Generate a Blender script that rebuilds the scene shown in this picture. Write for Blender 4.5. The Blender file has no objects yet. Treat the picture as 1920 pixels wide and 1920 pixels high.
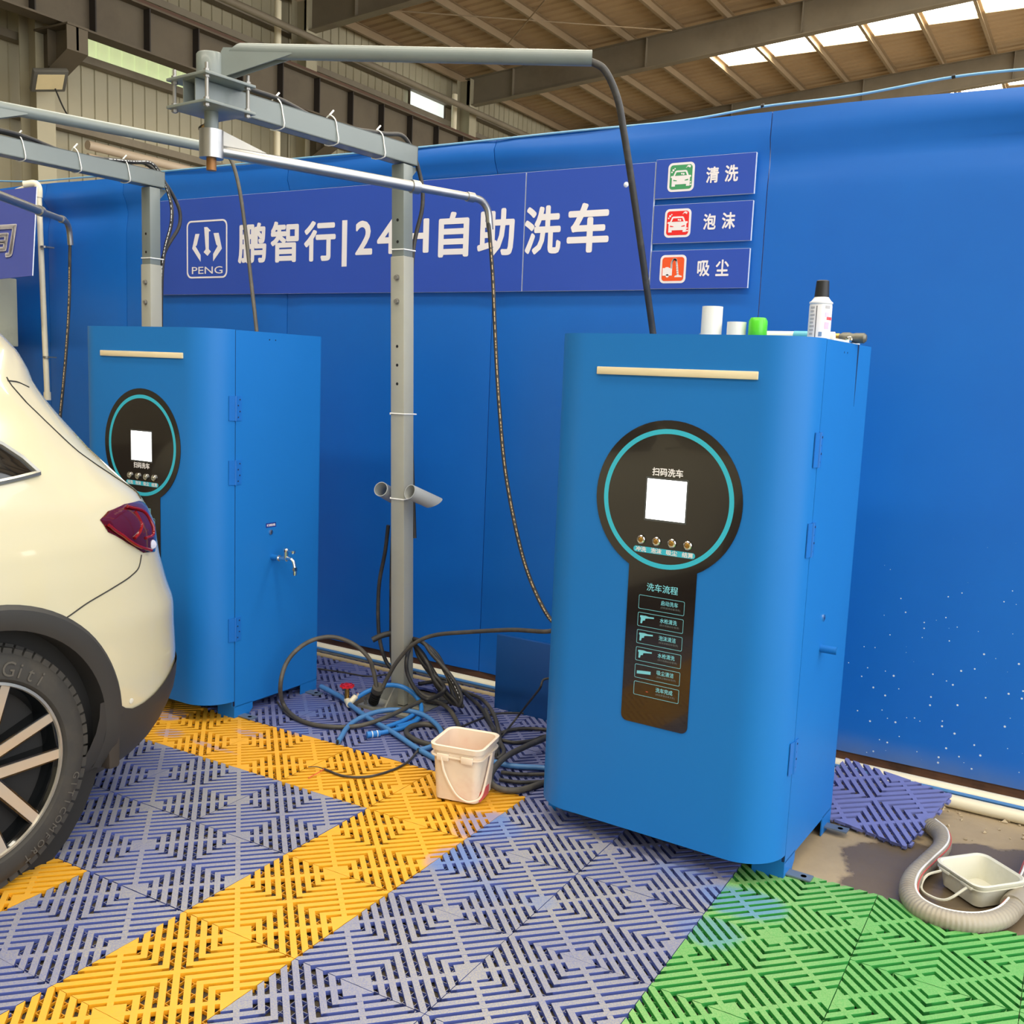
import bpy, bmesh, math, random
import numpy as np
from mathutils import Vector, Matrix
random.seed(7)
PI = math.pi
sc = bpy.context.scene
col = sc.collection

# ------------------------------------------------------------------ camera
F_PX, YAW, PITCH, ROLL = 1870.7, -0.5333, 0.1350, 0.0403
CAM = np.array([0.0, -4.0354, 1.4811])
_f = np.array([math.sin(YAW)*math.cos(PITCH), math.cos(YAW)*math.cos(PITCH), -math.sin(PITCH)])
_r = np.array([math.cos(YAW), -math.sin(YAW), 0.0]); _u = np.cross(_r, _f)
_c, _s = math.cos(ROLL), math.sin(ROLL)
RM = np.array([_c*_r+_s*_u, -_s*_r+_c*_u, _f])
cd = bpy.data.cameras.new('camera'); cam = bpy.data.objects.new('camera', cd); col.objects.link(cam)
cd.sensor_width = 36.0; cd.sensor_fit = 'HORIZONTAL'; cd.lens = 36.0*F_PX/1920.0; cd.clip_end = 200
cam.matrix_world = Matrix(((RM[0][0], RM[1][0], -RM[2][0], CAM[0]), (RM[0][1], RM[1][1], -RM[2][1], CAM[1]),
                           (RM[0][2], RM[1][2], -RM[2][2], CAM[2]), (0, 0, 0, 1)))
sc.camera = cam
def ray(px, py): return np.array([(px-960)/F_PX, -(py-960)/F_PX, 1.0]) @ RM
def onz(px, py, z=0.0): d = ray(px, py); return Vector(CAM + d*(z-CAM[2])/d[2])
def ony(px, py, y=0.0): d = ray(px, py); return Vector(CAM + d*(y-CAM[1])/d[1])
def onx(px, py, x=0.0): d = ray(px, py); return Vector(CAM + d*(x-CAM[0])/d[0])
def proj(P):
    q = (np.asarray(P, float)-CAM) @ RM.T
    return np.stack([960+F_PX*q[..., 0]/q[..., 2], 960-F_PX*q[..., 1]/q[..., 2]], -1)

# ------------------------------------------------------------------ world, exposure
sc.view_settings.view_transform = 'Standard'; sc.view_settings.look = 'None'
sc.view_settings.gamma = 1.0; sc.view_settings.use_curve_mapping = False
sc.view_settings.exposure = 0.08
wd = bpy.data.worlds.new('sky'); sc.world = wd; wd.use_nodes = True
wd.node_tree.nodes['Background'].inputs[0].default_value = (0.97, 0.98, 1.0, 1)
wd.node_tree.nodes['Background'].inputs[1].default_value = 3.4
SKYLIGHT = 18.0

# ------------------------------------------------------------------ materials
def lin(c):
    o = []
    for v in c[:3]:
        v /= 255.0
        o.append(v/12.92 if v <= 0.04045 else ((v+0.055)/1.055)**2.4)
    return (o[0], o[1], o[2], 1.0)
class NT:
    def __init__(s, m): s.t = m.node_tree; s.b = s.t.nodes['Principled BSDF']
    def n(s, ty, **k):
        x = s.t.nodes.new(ty)
        for a, b in k.items():
            if a.startswith('i_'): x.inputs[int(a[2:])].default_value = b
            else: setattr(x, a, b)
        return x
    def l(s, a, b): s.t.links.new(a, b)
    def pos(s): return s.n('ShaderNodeNewGeometry').outputs['Position']
    def obj(s): return s.n('ShaderNodeTexCoord').outputs['Object']
    def math(s, op, a, b=None, clamp=False):
        x = s.n('ShaderNodeMath', operation=op, use_clamp=clamp)
        for i, v in enumerate((a, b)):
            if v is None: continue
            if isinstance(v, (int, float)): x.inputs[i].default_value = v
            else: s.l(v, x.inputs[i])
        return x.outputs[0]
    def ramp(s, fac, lo, hi):
        x = s.n('ShaderNodeMapRange', i_1=lo, i_2=hi); x.interpolation_type = 'SMOOTHSTEP'; s.l(fac, x.inputs[0]); return x.outputs[0]
    def mix(s, fac, a, b):
        x = s.n('ShaderNodeMix', data_type='RGBA')
        for i, v in ((0, fac), (6, a), (7, b)):
            if isinstance(v, (int, float)): x.inputs[i].default_value = v
            elif isinstance(v, tuple): x.inputs[i].default_value = v
            else: s.l(v, x.inputs[i])
        return x.outputs[2]
    def noise(s, vec, scale, detail=4, rough=.55, scl=None):
        if scl:
            m = s.n('ShaderNodeMapping'); m.inputs['Scale'].default_value = scl; s.l(vec, m.inputs[0]); vec = m.outputs[0]
        x = s.n('ShaderNodeTexNoise'); x.inputs['Scale'].default_value = scale; x.inputs['Detail'].default_value = detail
        x.inputs['Roughness'].default_value = rough; s.l(vec, x.inputs['Vector']); return x.outputs['Fac']
    def bump(s, h, strength=.2, dist=.002):
        x = s.n('ShaderNodeBump'); x.inputs['Strength'].default_value = strength; x.inputs['Distance'].default_value = dist
        s.l(h, x.inputs['Height']); s.l(x.outputs[0], s.b.inputs['Normal'])
MATS = {}
def mat(name, c, rough=.5, metal=0.0, var=.08, scale=6.0, bump=0.0, spec=.5, dirt=None, dirt_amt=.5, coat=0.0, emit=None, scl=None):
    if name in MATS: return MATS[name]
    m = bpy.data.materials.new(name); m.use_nodes = True; t = NT(m); b = t.b
    b.inputs['Roughness'].default_value = rough; b.inputs['Metallic'].default_value = metal
    b.inputs['Specular IOR Level'].default_value = spec; b.inputs['Coat Weight'].default_value = coat
    L = lin(c)
    p = t.obj(); nz = t.noise(p, scale, scl=scl)
    lo = tuple(max(0, v*(1-var)) for v in L[:3])+(1,); hi = tuple(min(1, v*(1+var)) for v in L[:3])+(1,)
    cc = t.mix(nz, lo, hi)
    if dirt is not None:
        dn = t.ramp(t.noise(p, scale*.7, 8, .65, scl), .45, .75)
        cc = t.mix(t.math('MULTIPLY', dn, dirt_amt), cc, lin(dirt))
    t.l(cc, b.inputs['Base Color'])
    if bump: t.bump(t.noise(p, scale*12, 3), bump)
    if emit:
        b.inputs['Emission Color'].default_value = lin(emit[0]); b.inputs['Emission Strength'].default_value = emit[1]
    MATS[name] = m; return m

# ------------------------------------------------------------------ mesh helpers
class MB:
    def __init__(s): s.v = []; s.f = []
    def add(s, vs, fs, M=None):
        o = len(s.v)
        s.v += [tuple(M @ Vector(v)) if M is not None else tuple(v) for v in vs]
        s.f += [tuple(i+o for i in f) for f in fs]; return s
    def box(s, x0, x1, y0, y1, z0, z1, M=None):
        v = [(x, y, z) for z in (z0, z1) for y in (y0, y1) for x in (x0, x1)]
        return s.add(v, [(0, 2, 3, 1), (4, 5, 7, 6), (0, 1, 5, 4), (2, 6, 7, 3), (0, 4, 6, 2), (1, 3, 7, 5)], M)
    def bbox(s, x0, x1, y0, y1, z0, z1, b=.004, M=None):    # box with chamfered edges
        bm = bmesh.new(); bmesh.ops.create_cube(bm, size=1)
        for v in bm.verts: v.co = ((x0+x1)/2+v.co.x*(x1-x0), (y0+y1)/2+v.co.y*(y1-y0), (z0+z1)/2+v.co.z*(z1-z0))
        bmesh.ops.bevel(bm, geom=bm.edges[:], offset=b, segments=2, affect='EDGES', profile=.5)
        bm.verts.ensure_lookup_table(); vs = [v.co[:] for v in bm.verts]; fs = [[v.index for v in f.verts] for f in bm.faces]
        bm.free(); return s.add(vs, fs, M)
    def prism(s, pts, h0, h1, M=None):     # pts 2D polygon (x,y) ccw extruded in z
        n = len(pts); v = [(p[0], p[1], h0) for p in pts]+[(p[0], p[1], h1) for p in pts]
        f = [tuple(range(n))[::-1], tuple(range(n, 2*n))]+[(i, (i+1) % n, n+(i+1) % n, n+i) for i in range(n)]
        return s.add(v, f, M)
    def lathe(s, prof, n=24, M=None, closed=False):   # prof (r,z)
        v = []; f = []
        for r, z in prof:
            v += [(r*math.cos(2*PI*k/n), r*math.sin(2*PI*k/n), z) for k in range(n)]
        for i in range(len(prof)-1):
            f += [(i*n+k, i*n+(k+1) % n, (i+1)*n+(k+1) % n, (i+1)*n+k) for k in range(n)]
        if closed:
            i = len(prof)-1; f += [(i*n+k, i*n+(k+1) % n, (k+1) % n, k) for k in range(n)]
        else:
            if prof[0][0] > 1e-6: f.append(tuple(range(n))[::-1])
            if prof[-1][0] > 1e-6: f.append(tuple(range((len(prof)-1)*n, len(prof)*n)))
        return s.add(v, f, M)
    def tube(s, pts, r, n=12, caps=True, inner=None):
        P = [Vector(p) for p in pts]; v = []; f = []
        R = r if isinstance(r, (list, tuple)) else [r]*len(P)
        T = [(P[min(i+1, len(P)-1)]-P[max(i-1, 0)]).normalized() for i in range(len(P))]
        a = Vector((0, 0, 1)) if abs(T[0].z) < .9 else Vector((1, 0, 0))
        N = (a-T[0]*a.dot(T[0])).normalized()
        for i, p in enumerate(P):
            N = (N-T[i]*N.dot(T[i])).normalized(); B = T[i].cross(N)
            v += [tuple(p+(N*math.cos(2*PI*k/n)+B*math.sin(2*PI*k/n))*R[i]) for k in range(n)]
        for i in range(len(P)-1):
            f += [(i*n+k, i*n+(k+1) % n, (i+1)*n+(k+1) % n, (i+1)*n+k) for k in range(n)]
        if caps: f += [tuple(range(n))[::-1], tuple(range((len(P)-1)*n, len(P)*n))]
        return s.add(v, f)
    def cyl(s, p0, p1, r, n=16, caps=True): return s.tube([p0, p1], r, n, caps)
    def mesh(s, name, m=None, smooth=40):
        me = bpy.data.meshes.new(name); me.from_pydata(s.v, [], s.f); me.update()
        if smooth:
            me.shade_smooth(); me.set_sharp_from_angle(angle=math.radians(smooth))
        if m: me.materials.append(m)
        return me
    def build(s, name, m, parent=None, smooth=40, fix=False):
        me = s.mesh(name, m, smooth)
        if fix:
            bm = bmesh.new(); bm.from_mesh(me); bmesh.ops.remove_doubles(bm, verts=bm.verts, dist=1e-5)
            bmesh.ops.recalc_face_normals(bm, faces=bm.faces); bm.to_mesh(me); bm.free()
        return link(name, me, parent)
def link(name, data, parent=None):
    o = bpy.data.objects.new(name, data); col.objects.link(o)
    if parent is not None: o.parent = parent
    return o
def tag(o, label=None, cat=None, group=None, kind=None):
    if label: o['label'] = label
    if cat: o['category'] = cat
    if group: o['group'] = group
    if kind: o['kind'] = kind
    return o
def thing(name, label, cat, loc=(0, 0, 0), rz=0.0, group=None):
    o = link(name, None); o.location = loc; o.rotation_euler = (0, 0, rz); o.empty_display_size = .1
    return tag(o, label, cat, group)
def cat_rom(P, n=8):
    P = [Vector(p) for p in P]
    if len(P) < 3: return P
    Q = [2*P[0]-P[1]]+P+[2*P[-1]-P[-2]]; out = []
    for i in range(1, len(Q)-2):
        a, b, c, d = Q[i-1:i+3]
        for k in range(n):
            t = k/n
            out.append(.5*((2*b)+(c-a)*t+(2*a-5*b+4*c-d)*t*t+(3*b-a-3*c+d)*t**3))
    out.append(P[-1]); return out
def frame(o, x, y=None, z=None):   # matrix from origin and axes
    x, y, z = Vector(x), Vector(y), Vector(z)
    return Matrix(((x.x, y.x, z.x, o[0]), (x.y, y.y, z.y, o[1]), (x.z, y.z, z.z, o[2]), (0, 0, 0, 1)))
XZ = Matrix(((1, 0, 0, 0), (0, 0, -1, 0), (0, 1, 0, 0), (0, 0, 0, 1)))   # 2D (x,y) drawn on a wall facing -Y: (x, -h, y)
YZ = Matrix(((0, 0, 1, 0), (1, 0, 0, 0), (0, 1, 0, 0), (0, 0, 0, 1)))    # 2D (x,y) drawn on a face facing +X: (h, x, y)
def rrect(x0, x1, z0, z1, r, n=5):
    out = []
    for cx, cz, a0 in ((x1-r, z0+r, -PI/2), (x1-r, z1-r, 0), (x0+r, z1-r, PI/2), (x0+r, z0+r, PI)):
        out += [(cx+r*math.cos(a0+PI/2*k/n), cz+r*math.sin(a0+PI/2*k/n)) for k in range(n+1)]
    return out
def outline(mb, pts_o, pts_i, h0, h1, M):   # flat frame between two rings of equal count
    n = len(pts_o)
    v = [(p[0], p[1], h) for h in (h0, h1) for p in (*pts_o, *pts_i)]
    f = []
    for i in range(n):
        j = (i+1) % n
        f += [(2*n+i, 2*n+j, 3*n+j, 3*n+i), (i, j, 2*n+j, 2*n+i), (n+j, n+i, 3*n+i, 3*n+j)]
    mb.add(v, f, M)
_tx = {}
def glyph_mesh(s, weight):
    k = (s, weight)
    if k not in _tx:
        cu = bpy.data.curves.new('txt', 'FONT'); cu.body = s; cu.size = 1.0; cu.resolution_u = 3
        ob = bpy.data.objects.new('txt', cu); col.objects.link(ob)
        bpy.context.view_layer.update()
        me = bpy.data.meshes.new_from_object(ob.evaluated_get(bpy.context.evaluated_depsgraph_get()))
        v = np.array([x.co[:] for x in me.vertices]); f = [tuple(p.vertices) for p in me.polygons]
        bpy.data.objects.remove(ob); bpy.data.curves.remove(cu); bpy.data.meshes.remove(me)
        _tx[k] = (v, f)
    return _tx[k]
def put_text(mb, s, x0, x1, z0, z1, h, M, weight=.012):
    v, f = glyph_mesh(s, 0.0)
    a, b = v.min(0), v.max(0); w = weight*(b[1]-a[1])/max(1, 1)
    a = a-w; b = b+w; sx = (x1-x0)/(b[0]-a[0]); sz = (z1-z0)/(b[1]-a[1])
    D = [(0, 0)] if not w else [(w*math.cos(k*PI/4), w*math.sin(k*PI/4)) for k in range(8)]+[(0, 0)]   # thickened strokes
    for i, (dx, dz) in enumerate(D):
        mb.add([(x0+(p[0]+dx-a[0])*sx, z0+(p[1]+dz-a[1])*sz, h+i*1e-5) for p in v], f, M)

# ================================================================== the hall
m_roof = mat('roof_sheet', (176, 150, 112), .6, var=.15, scale=.6, dirt=(142, 116, 84), dirt_amt=.5)
m_purlin = mat('purlin_steel', (150, 130, 100), .55, var=.15, scale=2)
m_steel = mat('hall_steel', (124, 114, 94), .6, var=.25, scale=1.2, dirt=(94, 80, 60), dirt_amt=.5)
m_girder = mat('girder_steel', (92, 82, 64), .65, var=.25, scale=1.0, dirt=(64, 54, 42), dirt_amt=.6)
m_clad = mat('wall_cladding', (168, 160, 132), .55, var=.12, scale=.5, dirt=(128, 118, 92), dirt_amt=.4)
m_sky = mat('skylight_sheet', (250, 248, 240), .5, emit=((255, 247, 228), SKYLIGHT), var=0)
m_greenlit = mat('daylit_fibreglass', (190, 205, 150), .6, emit=((200, 212, 160), .85), var=.3, scale=1.5, dirt=(140, 150, 100), dirt_amt=.7)
m_winlit = mat('daylit_window', (225, 232, 225), .4, emit=((222, 232, 226), .9), var=.1, scale=1)
m_wood = mat('cream_pvc', (232, 222, 188), .4, var=.05)
def zr(x): return 9.12+.075*(x+15)
X0, X1 = -15.5, 7.5
RAFT = [18.1+6*k for k in range(-5, 4)]
# roof sheet, trapezoid ribs running down the slope
mb = MB(); prof = []; y = -14.0
while y < 38: prof += [(y, 0), (y+.17, 0), (y+.2, .035), (y+.27, .035)]; y += .3
vs = [(x, p[0], zr(x)+p[1]) for x in (X0, X1) for p in prof]; n = len(prof)
mb.add(vs, [(i, i+1, n+i+1, n+i) for i in range(n-1)])
ceil = mb.build('ceiling', m_roof, smooth=0); tag(ceil, kind='structure')
PX = [-9.3+1.18*k for k in range(-5, 15)]
pm = None
for x in PX:
    if pm is None:
        q = MB(); q.box(-.006, .006, -14, 38, -.2, 0); q.box(0, .07, -14, 38, -.2, -.192); q.box(0, .07, -14, 38, -.008, 0)
        pm = q.mesh('purlin', m_purlin, 0)
    o = link('purlin', pm, ceil); o.location = (x, 0, zr(x)-.012)
sk = None
for ry in RAFT:
    for k in range(len(PX)-1):
        if PX[k] < -9.4: continue
        if sk is None:
            q = MB(); q.add([(.09, 0, 0), (1.16, 0, 1.07*.075), (1.16, 1.15, 1.07*.075), (.09, 1.15, 0)], [(3, 2, 1, 0)]); q.box(.09, 1.16, -.03, 0, -.03, .09); q.box(.09, 1.16, 1.15, 1.18, -.03, .09)
            sk = q.mesh('skylight_pane', m_sky, 0); sk.materials.append(m_purlin)
            for i, p in enumerate(sk.polygons): p.material_index = 0 if i == 0 else 1
        o = link('skylight_pane', sk, ceil); o.location = (PX[k], ry+2.2, zr(PX[k])-.03)
# rafters
for i, ry in enumerate(RAFT):
    t = thing('roof_rafter', 'long brown steel roof rafter carrying the purlins', 'rafter', (0, ry, 0), group='steel rafters under the hall roof')
    def sl(z0, z1, y0, y1, xa=-14.9, xb=X1-.2):
        q = MB(); q.add([(x, y, (zr(x)-.22)+z) for x in (xa, xb) for z in (z0, z1) for y in (y0, y1)],
                        [(0, 2, 3, 1), (4, 5, 7, 6), (0, 1, 5, 4), (2, 6, 7, 3), (0, 4, 6, 2), (1, 3, 7, 5)]); return q
    sl(-.66, 0, -.006, .006).build('web', m_steel, t, 0); sl(-.68, -.66, -.11, .11).build('flange', m_steel, t, 0); sl(-.012, 0, -.11, .11).build('flange', m_steel, t, 0)
    for x in np.arange(-13.5, X1-.3, 3.54):
        q = MB(); z = zr(x)-.22; q.box(x-.005, x+.005, -.1, .1, z-.66, z); q.build('stiffener', m_steel, t, 0)
# columns with corbels, crane girder and rail
XC = -14.9
for i, cy in enumerate(RAFT[2:8]):
    t = thing('steel_column', 'tall steel column with a corbel bracket against the cladding', 'column', (XC, cy, -.02), group='steel columns along the hall wall')
    q = MB(); q.box(-.2, .2, -.006, .006, 0, 8.9); q.build('web', m_clad, t, 0)
    for s in (-1, 1):
        q = MB(); q.box(.2*s-.008, .2*s+.008, -.16, .16, 0, 8.9); q.build('flange', m_clad, t, 0)
    q = MB(); q.add([(.2, y, z) for y in (-.02, .02) for z in (5.7, 6.45)]+[(1.0, y, z) for y in (-.02, .02) for z in (6.1, 6.45)],
                    [(0, 1, 3, 2), (4, 6, 7, 5), (0, 4, 5, 1), (2, 3, 7, 6), (0, 2, 6, 4), (1, 5, 7, 3)])
    q.box(.2, 1.02, -.18, .18, 6.43, 6.46); q.box(.5, .51, -.16, .16, 5.9, 6.45)
    q.add([(.2, y, 5.68) for y in (-.18, .18)]+[(1.0, y, 6.08) for y in (-.18, .18)], [(0, 1, 3, 2)])
    q.box(.98, 1.0, -.18, .18, 6.08, 6.44)
    q.build('corbel', m_girder, t, 0)
g = thing('crane_girder', 'dark riveted crane girder running along the hall wall on corbels', 'girder', (-14.2, 0, 0))
q = MB(); q.box(-.006, .006, -8, 36, 6.48, 7.18); q.build('web', m_girder, g, 0)
q = MB(); q.box(-.16, .16, -8, 36, 6.46, 6.49); q.build('flange', m_girder, g, 0)
q = MB(); q.box(-.18, .18, -8, 36, 7.16, 7.19); q.build('flange', m_girder, g, 0)
q = MB(); q.box(-.03, .03, -8, 36, 7.19, 7.3); q.build('rail', mat('rail_rust', (84, 58, 42), .7, var=.3, scale=3), g, 0)
sm = None
for y in np.arange(4.5, 34, 1.02):
    if sm is None: q = MB(); q.box(.006, .15, -.012, .012, 6.49, 7.16); sm = q.mesh('stiffener', mat('stiffener_dark', (46, 40, 34), .7), 0)
    o = link('stiffener', sm, g); o.location = (0, y, 0)
# cladding of the long wall and the far end
def ribbed(p0, p1, z0, z1, pitch, name, m):
    p0, p1 = Vector(p0), Vector(p1); L = (p1-p0).length; d = (p1-p0)/L; nrm = Vector((d.y, -d.x, 0)); pts = []; s = 0
    while s < L: pts += [(s, 0), (s+pitch-.05, 0), (s+pitch-.04, .022), (s+pitch-.01, .022)]; s += pitch
    q = MB(); n = len(pts); q.add([tuple(p0+d*a+nrm*b+Vector((0, 0, z))) for z in (z0, z1) for a, b in pts], [(i, i+1, n+i+1, n+i) for i in range(n-1)])
    return tag(q.build(name, m, None, 0), kind='structure')
wl = ribbed((-15.45, -14, 0), (-15.45, 37, 0), -.05, 9.2, .26, 'wall_left', m_clad)
wn = ribbed((X1, -14, 0), (-15.5, -14, 0), -.05, 11.0, .26, 'wall_front_blocker', m_clad)  # unseen end wall added behind the camera to block light on the fronts
wf = ribbed((-15.5, 37, 0), (12, 37, 0), -.05, 11.3, .26, 'wall_far', m_clad)
for i, (z, y1) in enumerate(((6.42, 37), (5.27, 37), (8.3, 37), (7.8, 37))):
    q = MB(); q.box(-15.4, -15.2, -2, y1, z-.06, z+.06); tag(q.build('trim_%d' % (i+1), m_steel, None, 0), kind='structure')
ribbed((-15.41, 6.3, 0), (-15.41, 30, 0), 6.5, 7.0, .26, 'window_1', m_greenlit)
for i, (y0, y1, z0, z1) in enumerate(((16.3, 17.75, 7.35, 8.45),)):
    w = thing('window_%d' % (i+2), None, None, (-15.38, 0, 0)); tag(w, kind='structure'); del_ = None
    q = MB(); q.box(0, .02, y0, y1, z0, z1); q.build('pane', m_winlit, w, 0)
    q = MB(); q.box(.0, .05, y0-.04, y0, z0, z1); q.box(0, .05, y1, y1+.04, z0, z1); q.box(0, .05, y0, y1, (z0+z1)/2-.1, (z0+z1)/2+.02); q.build('window_frame', m_girder, w, 0)
# services on the hall wall
def pipe_run(name, label, cat, pts, r, m, n=12, group=None):
    return tag(MB().tube(pts, r, n).build(name, m), label, cat, group)
m_pipe = mat('old_cream_pipe', (186, 168, 144), .45, var=.1, scale=1)
pp = [onx(130, 262, -14.52), onx(345, 318, -14.52)]; z = (pp[0].z+pp[1].z)/2
pipe_run('duct_pipe', 'fat cream duct pipe running along the hall cladding', 'pipe', [(-14.52, 6.7, z), (-14.52, 36, z)], .075, m_pipe)
pipe_run('duct_pipe', 'thin cream pipe below the fat duct on the hall cladding', 'pipe', [(-14.52, 6.7, z-.17), (-14.52, 36, z-.17)], .045, m_pipe)
for cy, zz in ((17.5, 8.4), (11.3, 8.6)):
    pipe_run('down_pipe', 'cream downpipe standing beside the hall column behind the girder', 'pipe', [(-14.86, cy, -.02), (-14.86, cy, zz)], .07, m_wood, group='downpipes by the hall columns')
pipe_run('brace_pipe', 'rusty brace tube along the cladding above the crane girder', 'pipe', [(-14.42, 5.5, 8.0), (-14.42, 30, 8.0)], .07, m_steel)
def under_roof(px, py, off=-.5):
    d = ray(px, py); k = (9.12+off+.075*15-CAM[2]+.075*CAM[0])/(d[2]-.075*d[0]); return Vector(CAM+d*k)
for a, b, ro in (((640, 13), (1260, 57), -.5), ((950, 85), (1022, 0), -.62)):
    pipe_run('tie_rod', 'thin brown tie rod bracing the hall roof', 'rod', [under_roof(*a, ro), under_roof(*b, ro)], .014, m_purlin, 6, group='roof tie rods')
fl = thing('flood_light', 'grey square floodlight hung on the hall column', 'lamp', onx(92, 150, -14.3))
A_ = Matrix.Rotation(.9, 4, 'Y') @ Matrix.Rotation(.35, 4, 'X')
q = MB(); q.bbox(-.04, .04, -.26, .26, -.2, .2, .02, A_); q.build('housing', mat('lamp_grey', (92, 90, 82), .5), fl)
q = MB(); q.box(.041, .046, -.2, .2, -.14, .14, A_); q.build('lens', mat('lamp_lens', (226, 208, 160), .3), fl, 0)
q = MB(); q.tube(cat_rom([(0, .1, -.1), (-.05, .25, -.3), (.05, .3, -.5)]), .012, 6); q.build('cable', mat('rubber', (38, 37, 35), .6), fl)

# ================================================================== blue partition wall
def blue_wall_mat():
    m = bpy.data.materials.new('blue_wall'); m.use_nodes = True; t = NT(m); p = t.pos()
    base = t.mix(t.noise(p, 1.3, 6, .6), lin((6, 90, 180)), lin((14, 108, 200)))
    sep = t.n('ShaderNodeSeparateXYZ'); t.l(p, sep.inputs[0])
    vo = t.n('ShaderNodeTexVoronoi'); vo.inputs['Scale'].default_value = 42; t.l(p, vo.inputs['Vector'])
    rnd = t.n('ShaderNodeSeparateColor'); t.l(vo.outputs['Color'], rnd.inputs[0])
    low = t.math('MULTIPLY', t.ramp(sep.outputs[2], 1.2, .35), t.ramp(sep.outputs[0], -1.5, -.5))
    size = t.math('MULTIPLY', t.math('MULTIPLY', t.ramp(rnd.outputs[0], .25, 1.0), low), .17)
    spot = t.math('LESS_THAN', vo.outputs['Distance'], size)
    c = t.mix(spot, base, lin((200, 214, 226)))
    foot = t.math('MULTIPLY', t.math('MULTIPLY', t.math('MULTIPLY', t.ramp(sep.outputs[2], .14, .0), t.ramp(sep.outputs[0], -1.6, -.9)), t.noise(p, 5, 6)), .8)
    c = t.mix(foot, c, lin((120, 130, 140)))
    t.l(c, t.b.inputs['Base Color']); t.b.inputs['Roughness'].default_value = .42
    t.bump(t.noise(p, 2.2, 3, .5, (1, 1, .5)), .35, .012)
    return m
m_bwall = blue_wall_mat()
wb = thing('wall_back', None, None); tag(wb, kind='structure')
ZT = 2.558
seams = [-7.15, -5.865, -5.12, -3.83, -2.54, -1.265, .01, 1.29, 2.57]
for a, b in zip(seams[:-1], seams[1:]):
    q = MB(); nx, nz = 24, 40; G = []
    for j in range(nz+1):
        z = .035+(ZT-.035)*(j/nz)**.8
        for i in range(nx+1):
            x = a+.002+(b-a-.004)*i/nx
            A = .022*(1+.6*math.sin(x*2.1+1))*math.exp(-((z-2.47+.02*math.sin(x*3))/.05)**2)-.02*math.exp(-((z-2.36+.03*math.sin(x*2.3))/.06)**2)*(1+.4*math.sin(x*1.7))
            A += .004*math.sin(x*.9)*math.sin(z*1.3)
            edge = .006*(math.exp(-(i/1.2)**2)+math.exp(-((nx-i)/1.2)**2))
            G.append((x, -A+edge, z+(.004*math.sin(x*5) if j == nz else 0)))
    W_ = nx+1
    fs = [(j*W_+i, j*W_+i+1, (j+1)*W_+i+1, (j+1)*W_+i) for j in range(nz) for i in range(nx)]
    q.add(G, fs); q.add([(x, .03, z) for x, y, z in G], [f[::-1] for f in fs])
    top = [nz*W_+i for i in range(W_)]; o2 = len(G)
    q.f += [(top[i], top[i+1], o2+top[i+1], o2+top[i]) for i in range(nx)]
    q.f += [(i+1, i, o2+i, o2+i+1) for i in range(nx)]
    for e in (0, nx): q.f += [(j*W_+e, (j+1)*W_+e, o2+(j+1)*W_+e, o2+j*W_+e) for j in range(nz)]
    q.build('panel', m_bwall, wb, 60)
m_rust = mat('rusty_channel', (92, 62, 42), .8, var=.5, scale=6, dirt=(40, 28, 22), dirt_amt=.8, bump=.4)
q = MB(); q.box(-7.15, 2.57, .008, .06, -.02, .034); tag(q.build('baseboard_back', m_rust, None, 0), kind='structure')

# ================================================================== floor
def concrete():
    m = bpy.data.materials.new('concrete'); m.use_nodes = True; t = NT(m); p = t.pos()
    n1 = t.noise(p, 1.6, 9, .62); n2 = t.noise(p, 14, 8, .7)
    c = t.mix(n1, lin((150, 132, 104)), lin((196, 176, 142)))
    c = t.mix(t.math('MULTIPLY', n2, .5), c, lin((120, 104, 82)))
    sep = t.n('ShaderNodeSeparateXYZ'); t.l(p, sep.inputs[0])
    dx = t.math('MULTIPLY', t.math('ADD', sep.outputs[0], .12), 2.1); dy = t.math('MULTIPLY', t.math('ADD', sep.outputs[1], .84), 2.6)
    d = t.math('SQRT', t.math('ADD', t.math('MULTIPLY', dx, dx), t.math('MULTIPLY', dy, dy)))
    d = t.math('ADD', d, t.math('MULTIPLY', t.math('SUBTRACT', t.noise(p, 3.5, 6, .6), .5), .9))
    wet = t.ramp(d, 1.0, .93)
    c = t.mix(t.math('MULTIPLY', wet, .72), c, lin((74, 60, 44)))
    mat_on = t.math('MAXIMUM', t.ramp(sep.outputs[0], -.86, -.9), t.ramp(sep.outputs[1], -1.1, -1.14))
    c = t.mix(t.math('MULTIPLY', mat_on, .85), c, lin((44, 40, 36)))     # painted shade: concrete darkened under the mats so tile gaps look deep
    t.l(c, t.b.inputs['Base Color'])
    rg = t.n('ShaderNodeMapRange', i_3=.8, i_4=.22); t.l(wet, rg.inputs[0]); t.l(rg.outputs[0], t.b.inputs['Roughness'])
    t.bump(n2, .35, .006); return m
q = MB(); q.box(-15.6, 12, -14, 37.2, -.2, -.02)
floor = tag(q.build('floor', concrete(), None, 0), kind='structure')

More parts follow.
